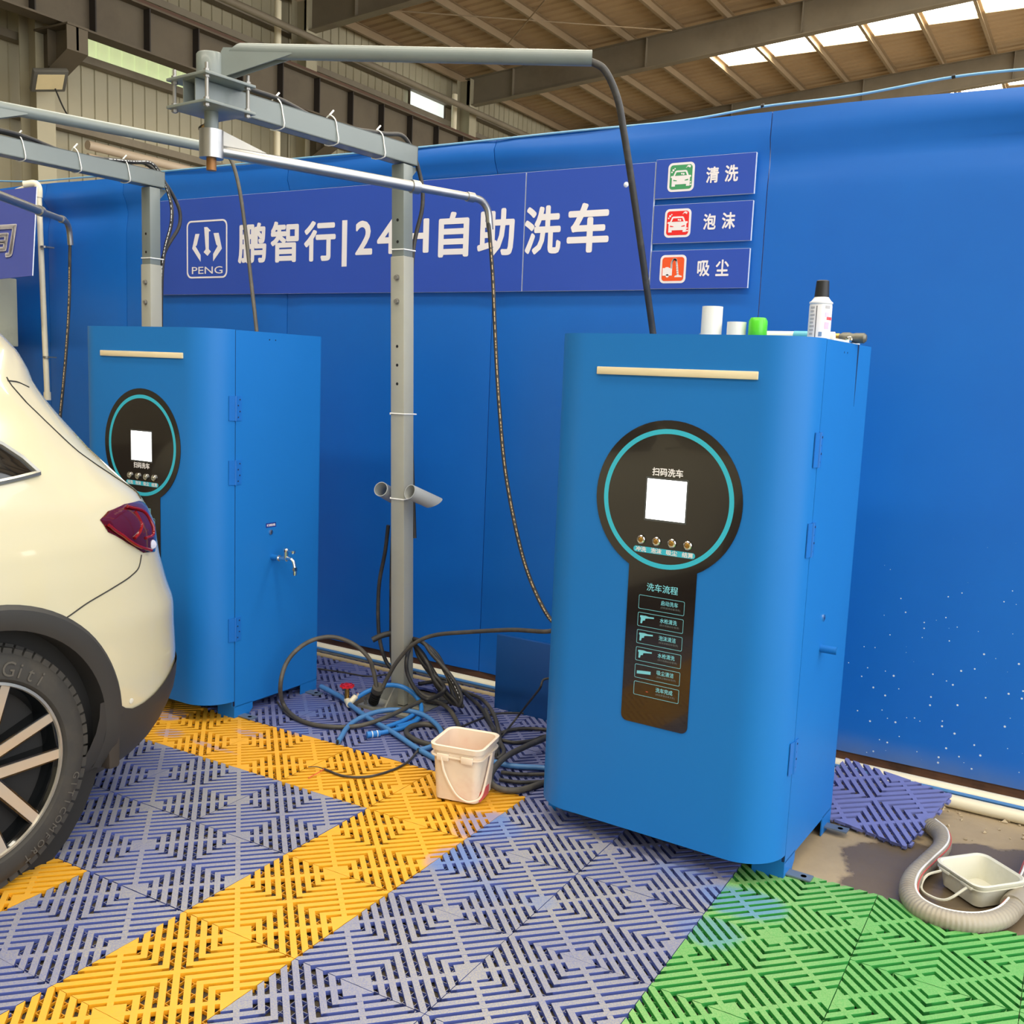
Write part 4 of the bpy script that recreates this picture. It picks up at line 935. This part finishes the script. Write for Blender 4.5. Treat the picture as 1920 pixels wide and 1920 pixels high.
# tail light with its inner lamps
m_red = mat('lamp_red', (72, 6, 12), .07, coat=.8, var=.25, scale=18)
m_red2 = mat('lamp_red_bright', (118, 14, 20), .12)
TL = [p2s(*p) for p in ((190, 976), (203, 958), (235, 944), (262, 938), (272, 937), (281, 962), (291, 984), (294, 1010), (293, 1034), (270, 1036), (240, 1020), (205, 998))]
tl = patch(TL, .002, .012, 8, 3).build('tail_light', m_red, car, fix=True)
for pts in (((200, 985), (225, 1003), (255, 1022), (280, 1032)), ((236, 952), (270, 965), (284, 1000), (270, 1010)), ((250, 960), (262, 985), (250, 1010))):
    UV = cat_rom([Vector((*p2s(*p), 0)) for p in pts], 6); MB().tube([surf(v.x, v.y, .0115) for v in UV], .005, 8).build('lamp_strip', m_red2, tl)
u_, z_ = p2s(284, 1022); q = MB(); q.lathe([(.016, 0), (.012, .006), (0, .008)], 14, Matrix.Translation(surf(u_, z_, .008)) @ Matrix.Rotation(PI/2, 4, 'X')); q.build('reflector', mat('lamp_clear', (190, 190, 205), .1), tl)
# panel gaps and crease lines
line_on([(14, 705), (70, 770), (130, 828), (180, 868), (214, 890), (250, 912), (268, 934)])
line_on([(17, 713), (36, 715), (54, 723)])
line_on([(267, 1040), (262, 1062), (247, 1080), (215, 1102), (170, 1130), (126, 1160)])
u_, z_ = p2s(249, 1316); sp = Vector(surf(u_, z_, .007)); q = MB(); n_ = Vector(surf(u_, z_, .03))-Vector(surf(u_, z_, 0)); rot = Vector((0, 0, 1)).rotation_difference(n_.normalized()).to_matrix().to_4x4()
q.lathe([(.009, 0), (.009, .002), (.006, .003), (0, .003)], 14, Matrix.Translation(surf(u_, z_, .0005)) @ rot); q.build('parking_sensor', mat('sensor_white', (205, 202, 188), .3), car)
# spoiler lip over the rear glass
q = MB(); q.bbox(.43, .475, -.88, -.66, .225, .58, .012); q.build('mud_flap', mat('flap_dirty', (52, 45, 37), .75, var=.2, scale=10), car)
# wheels
m_tyre = mat('tyre_rubber', (48, 46, 42), .75, var=.15, scale=12, dirt=(74, 67, 56), dirt_amt=.45, bump=.1)
m_rimb = mat('rim_black', (18, 20, 22), .12, .3, coat=.6)
m_rims = mat('rim_machined', (206, 200, 186), .28, .75)
wh = link('wheel', None, car); wh.location = (0, -.68, AZ)
RX = Matrix.Rotation(PI/2, 4, 'X')
q = MB(); q.lathe([(.25, .0), (.30, -.006), (.332, .006), (.346, .03), (.354, .06), (.355, .11), (.354, .16), (.346, .19), (.33, .212), (.30, .224), (.268, .222), (.258, .21), (.258, .012)], 96, RX, closed=True); tyre = q.build('tyre', m_tyre, wh)
q = MB(); nb = 64
for k in range(nb):
    for (x0, x1, z0, z1, da) in ((.334, .3505, .185, .205, 0), (.35, .3595, .12, .17, .02), (.35, .3595, .055, .105, .05)):
        a = 2*PI*k/nb+da; M = RX @ Matrix.Rotation(a, 4, 'Z'); q.box(x0, x1, -.0135, .0135, z0, z1, M)
q.build('tread', m_tyre, tyre, 0)
def arc_text(s, rad, a_mid, size, parent, step):
    q = MB(); n = len(s)
    for k, ch in enumerate(s):
        if ch == ' ': continue
        a = a_mid-(k-(n-1)/2)*step; v, f = glyph_mesh(ch, .01); h = .72; w_ = (v[:, 0].max()-v[:, 0].min())
        c = (v[:, 0].max()+v[:, 0].min())/2
        M = RX @ Matrix.Rotation(a-PI/2, 4, 'Z') @ Matrix.Translation((0, rad, .2255))
        o = len(q.v); q.add([((p[0]-c)*size, p[1]*size, 0) for p in v], f, M)
    return q.build('lettering', mat('tyre_letter', (78, 74, 66), .6), parent, 0)
arc_text('Giti', .276, 1.08, .06, tyre, .125)
arc_text('GITICOMFORT', .296, -.72, .03, tyre, .085)
q = MB(); q.lathe([(.25, .02), (.235, .03), (.225, .1), (.235, .19), (.248, .21), (.248, .02)], 64, RX, closed=True); rim = q.build('rim', m_rimb, wh)
q = MB(); q.lathe([(.246, .205), (.258, .205), (.2585, .214), (.2505, .216)], 96, RX, closed=True); q.build('rim_lip', m_rims, rim)
q = MB(); q.lathe([(.14, .06), (.16, .065), (.16, .08), (.0, .08)], 32, RX); q.build('brake_disc', mat('brake_steel', (86, 80, 74), .45, .6), wh)
q = MB(); q.lathe([(.065, .1), (.068, .17), (.05, .186), (0, .188)], 32, RX); q.build('hub', m_rimb, wh)
for k in range(5):
    a = math.radians(11)+2*PI*k/5
    for sg in (-1, 1):
        
        pa_, pb_ = Vector((.055*math.cos(a+sg*.5), .055*math.sin(a+sg*.5))), Vector((.248*math.cos(a+sg*.24), .248*math.sin(a+sg*.24)))
        def cl(f): v = pa_.lerp(pb_, f); return (v.length, math.atan2(v.y, v.x))
        for nm, hw0, hw1, z0, z1, m in (('spoke', .021, .0185, .12, .186, m_rimb), ('spoke_face', .015, .0135, .186, .1885, m_rims)):
            q = MB(); n = 8; top = []; 
            for side in (-1, 1):
                for i in (range(n+1) if side < 0 else range(n, -1, -1)):
                    f = i/n; r_, an = cl(f); w_ = (hw0+(hw1-hw0)*f)*side
                    top.append((r_*math.cos(an)-w_*math.sin(an), r_*math.sin(an)+w_*math.cos(an)))
            m0 = len(top); dz = [.0+.022*(math.hypot(*p)/.248) for p in top]
            q.add([(x, y, z0+d) for (x, y), d in zip(top, dz)]+[(x, y, z1+d) for (x, y), d in zip(top, dz)], [tuple(range(m0, 2*m0))]+[(i, (i+1) % m0, m0+(i+1) % m0, m0+i) for i in range(m0)], RX)
            q.build(nm, m, rim, 0, fix=True)
def copy_tree(o, parent):
    c = o.copy(); col.objects.link(c); c.parent = parent
    for ch in list(o.children): copy_tree(ch, c)
    return c
w2 = copy_tree(wh, car); w2.location = (-2.65, -.68, AZ)
for s in (0, -2.65): w3 = copy_tree(wh, car); w3.location = (s, .68, AZ); w3.rotation_euler = (0, 0, PI)

# ================================================================== buckets
m_buck = mat('bucket_white', (226, 210, 188), .4, var=.06, scale=9, dirt=(212, 172, 152), dirt_amt=.55)
m_buck2 = mat('bucket_grey_white', (214, 212, 194), .42, var=.06, scale=9, dirt=(180, 176, 154), dirt_amt=.5)
def bucket(label, loc, rz, hb, ht, H, m, handle, water=None):
    t = thing('bucket', label, 'bucket', loc, rz)
    def sq(h, r, z, n=5): return [(x, y, z) for x, y in rrect(-h, h, -h, h, r, n)]
    def w(z): return hb+(ht-hb)*z/H
    lv = [(w(0)-.01, .02, 0), (w(0), .022, .006), (w(H*.78), .03, H*.78), (w(H*.8)+.009, .034, H*.8), (w(H*.8)+.009, .034, H*.82), (w(H*.82), .03, H*.825), (w(H*.9), .03, H*.9), (w(H*.9)+.007, .034, H*.91), (w(H)+.008, .034, H), (w(H)+.002, .032, H+.002), (w(H)-.004, .03, H-.002), (w(0)-.004, .02, .006)]
    R = [sq(*l) for l in lv]; n = len(R[0]); q = MB()
    q.add([v for r in R for v in r], [(i*n+k, i*n+(k+1) % n, (i+1)*n+(k+1) % n, (i+1)*n+k) for i in range(len(R)-1) for k in range(n)]+[tuple(range(n))[::-1], tuple(range((len(R)-1)*n, len(R)*n))]); q.build('shell', m, t, 40)
    hy = -w(H*.84)-.004
    for sx in (-1, 1): q = MB(); q.bbox(sx*.045-.022, sx*.045+.022, hy-.006, hy+.004, H*.74, H*.86, .002); q.build('handle_lug', m, t)
    q = MB(); q.tube(cat_rom([Vector(p) for p in handle], 8), .0042, 6); q.build('handle', m, t)
    if water: q = MB(); h = w(H*water)-.006; q.add(sq(h, .02, H*water), [tuple(range(n))]); q.build('water', mat('pink_water', (214, 150, 140), .08), t)
    return t
b0 = onz(865, 1492)
t = bucket('white square bucket stained pink with its handle hanging, beside the hoses', (b0.x, b0.y+.015, .002), .2, .079, .093, .205, m_buck, [(-.05, -.098, .165), (-.035, -.10, .11), (0, -.094, .045), (.03, -.09, .02), (.06, -.085, .015), (.088, -.06, .03), (.094, -.02, .10), (.1, .0, .168)], .5)
q = MB(); q.box((.0795), .0835, -.055, .03, .005, .04); q.build('red_label', mat('label_red', (206, 92, 96), .5), t, 0)
b1 = onz(1834, 1676, -.018)
bucket('shallow white square bucket standing in the wet patch inside the grey hose', (b1.x, b1.y, -.018), -.72, .076, .088, .078, m_buck2, [(-.05, -.1, .062), (-.07, -.135, .04), (-.055, -.165, .012), (-.01, -.17, .01), (.035, -.15, .02), (.055, -.1, .062)])

# ================================================================== thick suction hose on the concrete
m_suct = mat('suction_hose', (150, 142, 126), .4, var=.1, scale=10, dirt=(118, 104, 82), dirt_amt=.5)
zc = .012
sp = [onz(*p, zc) for p in ((1744, 1548), (1764, 1566), (1765, 1590), (1738, 1618), (1712, 1645), (1704, 1675), (1722, 1702), (1770, 1724), (1830, 1732), (1878, 1722), (1906, 1695), (1925, 1655), (1945, 1610), (1985, 1570))]
P = cat_rom(sp, 14); ribs = []
for i, p in enumerate(P): ribs.append(.028+(.0013 if i % 2 else 0))
P2 = cat_rom(sp, 28); o = MB().tube(P2, [.0275+(.0012 if (i//2) % 2 else 0) for i in range(len(P2))], 18).build('suction_hose', m_suct)
tag(o, 'thick grey ribbed suction hose curled around the shallow bucket', 'hose')
for ang, m, r in ((.95, mat('stripe_white', (232, 230, 222), .4), .0035), (.55, mat('stripe_red', (190, 84, 78), .45), .0022)):
    pts = []
    for i, p in enumerate(P):
        T = (P[min(i+1, len(P)-1)]-P[max(0, i-1)]).normalized(); s_ = T.cross(Vector((0, 0, 1))).normalized()
        pts.append(p+(s_*math.cos(ang)*-1+Vector((0, 0, 1))*math.sin(ang))*.0285)
    MB().tube(pts, r, 6).build('stripe', m, o)
p, p2 = onz(1898, 1700, zc), onz(1912, 1682, zc)
MB().tube([p, p2], .034, 18).build('coupling', m_suct, o)

# loose tile propped against the pipe
lt = MB(); lo = link('floor_tile', TM); tag(lo, 'loose blue plastic floor tile lying askew beside the spray-can cabinet', 'floor tile')
lo.material_slots[0].link = 'OBJECT'; lo.material_slots[0].material = mat('tile_loose', (112, 120, 178), .55, var=.08, scale=8)
lo.location = (-.581, -.433, .040); lo.rotation_euler = (.176, .039, -.215)
# crumbs of concrete along the wall foot
rs = random.Random(3); q = MB()
for _ in range(420):
    x = rs.uniform(-1.0, 1.2); y = -.05-abs(rs.gauss(0, .2)) if x > -.45 else rs.uniform(-.09, -.03); s = rs.uniform(.002, .009)*(1.7 if rs.random() < .06 else 1)
    if y < -.75: continue
    M = Matrix.Translation((x, y, -.02+s*.3)) @ Matrix.Rotation(rs.uniform(0, 6), 4, 'Z') @ Matrix.Rotation(rs.uniform(-.6, .6), 4, 'X')
    q.add([(s, 0, 0), (-s*.8, s*.7, 0), (-s*.5, -s, 0), (0, 0, s*.9), (0, 0, -s*.5)], [(0, 1, 3), (1, 2, 3), (2, 0, 3), (1, 0, 4), (2, 1, 4), (0, 2, 4)], M)
tag(q.build('concrete_crumbs', mat('crumbs', (186, 170, 140), .8, var=.3, scale=30), None, 0), 'scattered crumbs of pale concrete along the wall foot', 'rubble', kind='stuff')

# ================================================================== hoses and fittings on the floor
ZF = .010
def Z(px, py, z=ZF): return onz(px, py, z)
def Y(px, py, y): return ony(px, py, y)
# big dusty hose with nozzle
hose('long dusty black hose looping up beside the tap cabinet to the bucket', [Y(706, 1288, -.66), Y(700, 1258, -.66), Y(690, 1232, -.68), Y(660, 1206, -.72), Y(618, 1194, -.78), Y(574, 1206, -.85), Y(540, 1238, -.92), Y(526, 1282, -.98), Z(532, 1322, .03), Z(562, 1350, .012), Z(612, 1362, .012), Z(672, 1361, .014), Z(724, 1345, .045), Z(765, 1326, .055), Z(803, 1312, .05), Z(838, 1326, .03), Z(858, 1356, .012), Z(868, 1385, .012)], .0095, m_hosed, n=12)
hose('dusty black hose arching from the nozzle at the post to the spray-can cabinet', [Y(717, 1290, -.66), Y(727, 1270, -.65), Y(745, 1240, -.64), Y(775, 1208, -.62), Y(815, 1191, -.60), Y(880, 1185, -.62), Y(960, 1181, -.68), Y(1034, 1183, -.74), Vector((-1.66, -.8, .60)), Vector((-1.53, -.86, .56))], .0088, m_hosed, n=12)
t = thing('hose_nozzle', 'ribbed black hose nozzle leaning where two hoses meet at the post', 'nozzle', Z(699, 1320, .0))
bN = Vector(t.location); d0 = Y(710, 1286, -.66)-bN
q = MB(); q.tube([Vector((0, 0, .012)), d0*.75], .022, 16); q.build('grip', m_grip, t)
q = MB(); q.tube([d0*.72, d0*.95], .026, 16); q.build('collar', m_hosed, t)
for k in range(6): q = MB(); q.tube([d0*(.12+.1*k), d0*(.15+.1*k)], .0235, 16); q.build('grip_rib', m_grip, t)
# coil hung on the post
rs = random.Random(11); k0 = 0
for i in range(6):
    j = lambda s=4: rs.uniform(-s, s)
    yy = -.47-.018*i
    if i < 4: pts = [Y(770, 1196, -.47), Y(790+j(), 1202+j(), yy), Y(815+j(6), 1228+j(), yy), Y(840+j(7), 1268+j(7), yy), Y(856+j(9), 1305+j(6), yy-.02), Y(866+j(6), 1322+j(4), yy-.03), Y(850+j(6), 1316+j(5), yy), Y(822+j(6), 1280+j(6), yy), Y(795+j(6), 1238+j(6), yy), Y(776, 1206, -.47)]
    else: pts = [Y(776, 1200, -.47), Y(766+j(3), 1230+j(), yy-.05), Y(766+j(3), 1265+j(), yy-.06), Y(778+j(5), 1296+j(4), yy-.04), Y(806+j(6), 1308+j(4), yy), Y(835+j(6), 1296+j(4), yy), Y(822+j(6), 1276+j(6), yy+.04), Y(790, 1240, yy+.06), Y(776, 1206, -.46)]
    o, P = hose('black hose coil loop hung on the post by the gun holders' if i < 4 else 'short black hose loop bent around the foot of the post', pts, .0085, m_hosed if i in (1, 4) else m_hose, group='hose loops hung on the post' if i < 4 else 'short hose loops at the post foot')
    if i == 2: print_marks(o, P, .05, .5, .0085, m_tie)
for i, (dx, dy) in enumerate(((0, 0), (6, 6), (-3, 10))):
    hose('flat black hose loop lying behind the foot of the post', [Z(775+dx, 1292+dy), Z(800, 1305+dy), Z(835+dx, 1312+dy*.6), Z(862, 1300+dy*.4), Z(855, 1285), Z(820, 1278), Z(785, 1282)], .0085, m_hose, group='hose loops lying at the post')
hose('black hose hanging down the far side of the post', [Y(728, 985, -.48), Y(722, 1035, -.47), Y(711, 1095, -.46), Y(709, 1160, -.46), Y(713, 1205, -.46), Y(724, 1240, -.45), Y(738, 1258, -.45), Y(752, 1275, -.44)], .009, m_hose)
hose('straight black hose close against the back of the post', [Y(738, 960, -.47), Y(734, 1060, -.465), Y(733, 1150, -.46), Y(734, 1230, -.455), Y(742, 1262, -.45)], .008, m_hose)
o, P = hose('bent black rubber hook end sticking out of the post', [Y(760, 1192, -.47), Y(735, 1188, -.50), Y(715, 1192, -.53), Y(698, 1200, -.56)], .0135, m_hose, 'hose_hook', 'hook')
# blue water hoses
hose('bright blue hose arching over from the white tee to the post', [Z(664, 1312, .03), Z(690, 1296, .07), Z(725, 1285, .10), Z(757, 1289, .1), Z(782, 1308, .06), Z(790, 1332, .03), Z(778, 1352, .014), Z(745, 1363, .014)], .0105, m_bluep, 'water_hose', n=12)
hose('dull blue hose ring with an open end near the yellow tiles', [Z(634, 1391, .012), Z(655, 1360, .012), Z(690, 1340, .03), Z(735, 1331, .04), Z(785, 1337, .04), Z(818, 1358, .03), Z(828, 1380, .02), Z(812, 1398, .016), Z(786, 1407, .014)], .0105, m_bluepd, 'water_hose', n=12)
hose('long straight blue pipe crossing under the hose ring to the bucket', [Z(652, 1318, .02), Z(690, 1346, .022), Z(735, 1372, .018), Z(780, 1402, .012), Z(820, 1425, .011)], .0105, m_bluepd, 'water_hose', n=12)
hose('short bright blue hose curl with a taped plug end', [Z(692, 1377, .012), Z(725, 1372, .014), Z(762, 1362, .014), Z(788, 1345, .02), Z(784, 1336, .03), Z(755, 1352, .02), Z(716, 1366, .012)], .0095, m_bluep, 'water_hose', n=12)
a, b = Z(688, 1378, .014), Z(712, 1375, .014)
t = thing('hose_plug', 'bright blue plug end with two white tie rings', 'plug', a); q = MB(); q.tube([(0, 0, 0), b-a], .0135, 14); q.build('plug', m_bluep, t)
for k in (.35, .75): q = MB(); q.tube([(b-a)*k, (b-a)*(k+.06)], .0145, 14); q.build('tie_ring', m_tie, t)
for px, py in ((634, 1391), (785, 1407)):
    p = Z(px, py, .0125); q = MB(); d = Vector((-.5, -.86, 0)) if px < 700 else Vector((-.85, -.5, 0)); q.tube([p, p+d*.006], .0085, 14)
    tag(q.build('pipe_bore', m_hole), 'dark open mouth of a cut blue hose on the floor', 'hose end', 'open hose mouths')
# valve assembly
vb = Z(655, 1322, .012)
t = thing('valve_assembly', 'red wheel stop valve with white tee on a blue pipe', 'valve', vb)
v0 = Z(602, 1287, .03)-vb
q = MB(); q.tube([v0, Z(640, 1307, .022)-vb, (0, 0, .008)], .0115, 12); q.build('inlet_pipe', m_bluepd, t)
q = MB(); q.tube([(-.03, .02, .012), (.012, -.012, .008)], .015, 12); q.tube([(0, 0, .008), (.012, .03, .035)], .013, 12); q.build('tee', m_pvc, t)
q = MB(); vz = Vector((-.028, .016, 0)); q.tube([vz+Vector((0, 0, .01)), vz+Vector((0, 0, .07))], .011, 10); q.build('valve_body', m_brass, t)
q = MB(); q.lathe([(.008, .0), (.02, .004), (.027, .002), (.027, .012), (.02, .012), (.008, .014)], 14, Matrix.Translation(vz+Vector((0, 0, .072))), closed=True); q.build('valve_wheel', mat('valve_red', (206, 36, 48), .4), t)
for k in range(8): q = MB(); q.lathe([(.006, 0), (.006, .011)], 8, Matrix.Translation(vz+Vector((.026*math.cos(k*PI/4), .026*math.sin(k*PI/4), .073)))); q.build('wheel_knob', MATS['valve_red'], t)
q = MB(); q.cyl((.012, .03, .03), (.016, .04, .048), .010, 8); q.build('union_nut', m_chrome, t)
# cables
def cable(label, pts, r=.0042, m=None, group=None): return hose(label, pts, r, m or m_hose, 'cable', 'cable', 8, 8, group)
o, P = cable('black cable with split bare wires lying on the yellow tiles', [Z(784, 1407, .012), Z(765, 1428, .008), Z(735, 1444, .006), Z(690, 1456, .006), Z(645, 1455, .006), Z(608, 1442, .006)], .0045)
MB().tube(cat_rom([Z(608, 1442, .006), Z(595, 1438, .012), Z(578, 1438, .01)]), .002, 6).build('wire', m_hose, o); MB().tube(cat_rom([Z(608, 1442, .006), Z(598, 1448, .008), Z(578, 1459, .006)]), .002, 6).build('wire', mat('wire_red', (200, 84, 50), .5), o)
cable('thin black cable dropping from the spray-can cabinet to the floor', [Vector((-1.53, -.8, .36)), Y(1028, 1272, -.72), Y(1010, 1294, -.74), Z(975, 1338, .06), Z(945, 1376, .008), Z(928, 1392, .006)], .0045)
cable('black cable running across behind the dark blue box corner', [Z(866, 1362, .006), Z(900, 1348, .006), Z(930, 1338, .006), Z(980, 1337, .006), Z(1024, 1340, .006)])
cable('thin black cable crossing the tiles behind the post', [Z(596, 1254, .004), Z(640, 1260, .004), Z(690, 1268, .004), Z(730, 1264, .004), Z(790, 1262, .004), Z(835, 1276, .004)], .004)
for i, pts in enumerate((((868, 1296), (905, 1312), (925, 1338), (934, 1366), (937, 1392), (928, 1416)), ((872, 1300), (900, 1325), (915, 1350), (928, 1375), (932, 1400), (938, 1425)), ((910, 1330), (922, 1360), (936, 1388), (945, 1410), (932, 1424)))):
    hose('black hose strand in the tangle between the bucket and the box', [Z(*p, .012+.006*((k+i) % 3)) for k, p in enumerate(pts)], .0085, (m_hosed, m_hose, m_hosed)[i], group='hose strands in the tangle')
for i, pts in enumerate((((930, 1378), (960, 1368), (995, 1366), (1024, 1368)), ((934, 1386), (965, 1392), (1000, 1388), (1024, 1380)), ((940, 1448), (975, 1452), (1020, 1452)), ((936, 1462), (975, 1467), (1020, 1466)))):
    hose('black hose lying on the tiles and running under the spray-can cabinet', [Z(*p, .010) for p in pts]+[Z(pts[-1][0]+40, pts[-1][1]+4, .010)], .0075, m_hose, group='hoses running under the spray-can cabinet')
hose('dull blue hose lying across the tangle to the spray-can cabinet', [Z(925, 1428, .012), Z(960, 1436, .012), Z(1020, 1440, .012), Z(1060, 1446, .012)], .0105, m_bluepd, 'water_hose')
hose('thick dusty hose bent in a loop in front of the spray-can cabinet', [Z(1045, 1375, .03), Z(1018, 1386, .045), Z(985, 1400, .05), Z(950, 1418, .05), Z(926, 1442, .04), Z(920, 1464, .03), Z(938, 1479, .015), Z(975, 1481, .012), Z(1018, 1468, .012), Z(1050, 1455, .012)], .0115, m_hosed, n=12)
hose('thick dusty hose ring half hidden behind the white bucket', [Z(812, 1398, .011), Z(780, 1388, .011), Z(762, 1374, .012), Z(772, 1362, .013), Z(800, 1358, .012), Z(826, 1366, .011), Z(838, 1382, .011)], .011, m_hosed, n=12)
hose('curved black hose tail on the tiles under the tap cabinet', [Z(520, 1316, .008), Z(535, 1336, .008), Z(556, 1350, .008), Z(575, 1356, .008)], .004, m_hosed)

# ================================================================== things on the spray-can cabinet
TZ = 1.6235
def top_at(px, y): p = ony(px, 628, y); return Vector((p.x, y, TZ))
def zat(px, py, y): return ony(px, py, y).z-TZ
y1 = -1.02
def ring_roll(name, label, cat, px, y, r, h, m, wall=.004):
    t = top_at(px, y); q = MB(); q.lathe([(r, 0), (r, h), (r-wall, h), (r-wall, 0)], 28, closed=True); o = q.build(name, m); o.location = t; return tag(o, label, cat)
m_off = mat('pipe_offcut', (232, 228, 212), .35, var=.03)
ring_roll('pipe_offcut', 'tall white pipe offcut standing on the spray-can cabinet', 'pipe', 1333, y1, .032, zat(1333, 575, y1), m_off)
ring_roll('pipe_offcut', 'short white pipe offcut standing beside the green roll', 'pipe', 1380, y1, .029, zat(1380, 604, y1), m_off)
ga = top_at(1420, y1); q = MB(); hz = zat(1420, 596, y1); q.lathe([(.026, 0), (.028, .004), (.028, hz-.01), (.022, hz), (.012, hz), (.012, .004)], 28)
o = tag(q.build('tape_roll', mat('tape_green', (86, 206, 44), .3, var=.1, scale=30)), 'glossy green tape roll standing on the spray-can cabinet', 'tape roll'); o.location = ga
q = MB(); p = top_at(1300, y1); q.add([(0, 0, 0), (.03, .01, 0), (.034, .012, .03), (.012, 0, .006)], [(0, 1, 2, 3)]); q.add([(0, .004, 0), (.03, .014, 0), (.034, .016, .03), (.012, .004, .006)], [(3, 2, 1, 0)]); o = q.build('plastic_wrap', mat('wrap_pale', (170, 200, 226), .2)); o.location = p; tag(o, 'crumpled scrap of clear plastic wrap by the tall pipe offcut', 'wrap')
yb = -.93
a, b = top_at(1436, yb), top_at(1565, yb)
o = MB().tube([a+Vector((0, 0, .0145)), b+Vector((0, 0, .0145))], .0145, 16).build('pipe_offcut', m_off); tag(o, 'white pipe offcut lying behind the spray can', 'pipe')
MB().tube([a.lerp(b, .42)+Vector((0, 0, .0145)), a.lerp(b, .68)+Vector((0, 0, .0145))], .0156, 16).build('tape_band', mat('tape_teal', (84, 176, 196), .4), o)
ys = -1.02; sx = top_at(1535, ys); t = thing('spray_can', 'white spray paint can with a black cap on the spray-can cabinet', 'spray can', sx)
H_ = zat(1540, 526, ys); r = .0325; hb = zat(1535, 567, ys)
q = MB(); q.lathe([(r-.003, 0), (r, .003), (r, hb-.012), (r-.001, hb-.006), (r+.001, hb-.004), (r+.001, hb), (r-.004, hb+.003), (r-.012, hb+.014), (r-.013, hb+.018)], 32); q.build('can', mat('can_white', (226, 224, 222), .3, var=.02), t)
q = MB(); q.lathe([(r-.0115, hb+.015), (r-.0125, hb+.03), (r-.0145, H_-.002), (r-.017, H_), (0, H_)], 28); q.build('cap', m_grip, t)
def decal(a0, a1, z0, z1, m, nm='print'):
    q = MB(); n = 6; G = [((r+.0004)*math.cos(a0+(a1-a0)*k/n), (r+.0004)*math.sin(a0+(a1-a0)*k/n), z) for z in (z0, z1) for k in range(n+1)]
    q.add(G, [(k, k+1, n+2+k, n+1+k) for k in range(n)]); q.build(nm, m, t, 0)
fa = math.atan2(CAM[1]-sx.y, CAM[0]-sx.x)
decal(fa-.38, fa-.30, .004, hb-.012, mat('can_grey', (98, 96, 98), .4)); decal(fa+.6, fa+1.3, hb*.52, hb*.6, mat('can_red', (216, 70, 76), .4))
decal(fa+.42, fa+.85, hb*.6, hb*.72, mat('can_lilac', (206, 190, 218), .4)); decal(fa+.42, fa+.9, hb*.28, hb*.46, mat('can_pink', (232, 178, 200), .4))
decal(fa-.05, fa+.25, hb*.08, hb*.2, mat('can_slate', (104, 130, 160), .4)); decal(fa+.4, fa+.9, hb*.82, hb*.9, mat('can_text', (176, 174, 176), .4))
for k in range(8): decal(fa-1.0, fa-.6+.05*(k % 3), hb*(.12+.1*k), hb*(.12+.1*k)+.006, mat('can_text', (176, 174, 176), .4))
yv = -.80; va = top_at(1562, yv); t = thing('brass_valve', 'old brass ball valve with a grey body lying on the spray-can cabinet', 'valve', va)
q = MB(); q.cyl((0, 0, .016), (.02, 0, .016), .0155, 6); q.build('nut', m_brass, t)
q = MB(); q.lathe([(.012, .0), (.017, .01), (.0175, .03), (.014, .04), (.016, .05), (.016, .075), (.01, .082), (0, .083)], 18, Matrix.Translation((.02, 0, .0175)) @ Matrix.Rotation(PI/2, 4, 'Y')); q.build('valve_body', mat('valve_grey', (112, 110, 100), .4, .5, var=.3, scale=40), t)
q = MB(); q.lathe([(.010, 0), (.010, .012), (.006, .014)], 12, Matrix.Translation((.055, -.012, .012)) @ Matrix.Rotation(PI/2, 4, 'X')); q.build('stem', m_chrome, t)
pa = top_at(1556, -.98); pb = Vector((-.72, -.70, TZ)); d = (pb-pa); ln = d.length
t = thing('trim_strip', 'flat white plastic strip lying at the cabinet top edge with a wire', 'strip', pa, math.atan2(d.y, d.x)); q = MB(); q.bbox(0, ln, -.014, .014, 0, .008, .001); q.build('strip', m_off, t)
q = MB(); q.tube(cat_rom([(ln-.04, 0, .004), (ln+.02, .004, .004), (ln+.045, .01, -.004), (ln+.08, .016, -.022)]), .0025, 6); q.build('wire', mat('wire_pink', (196, 150, 160), .4), t)
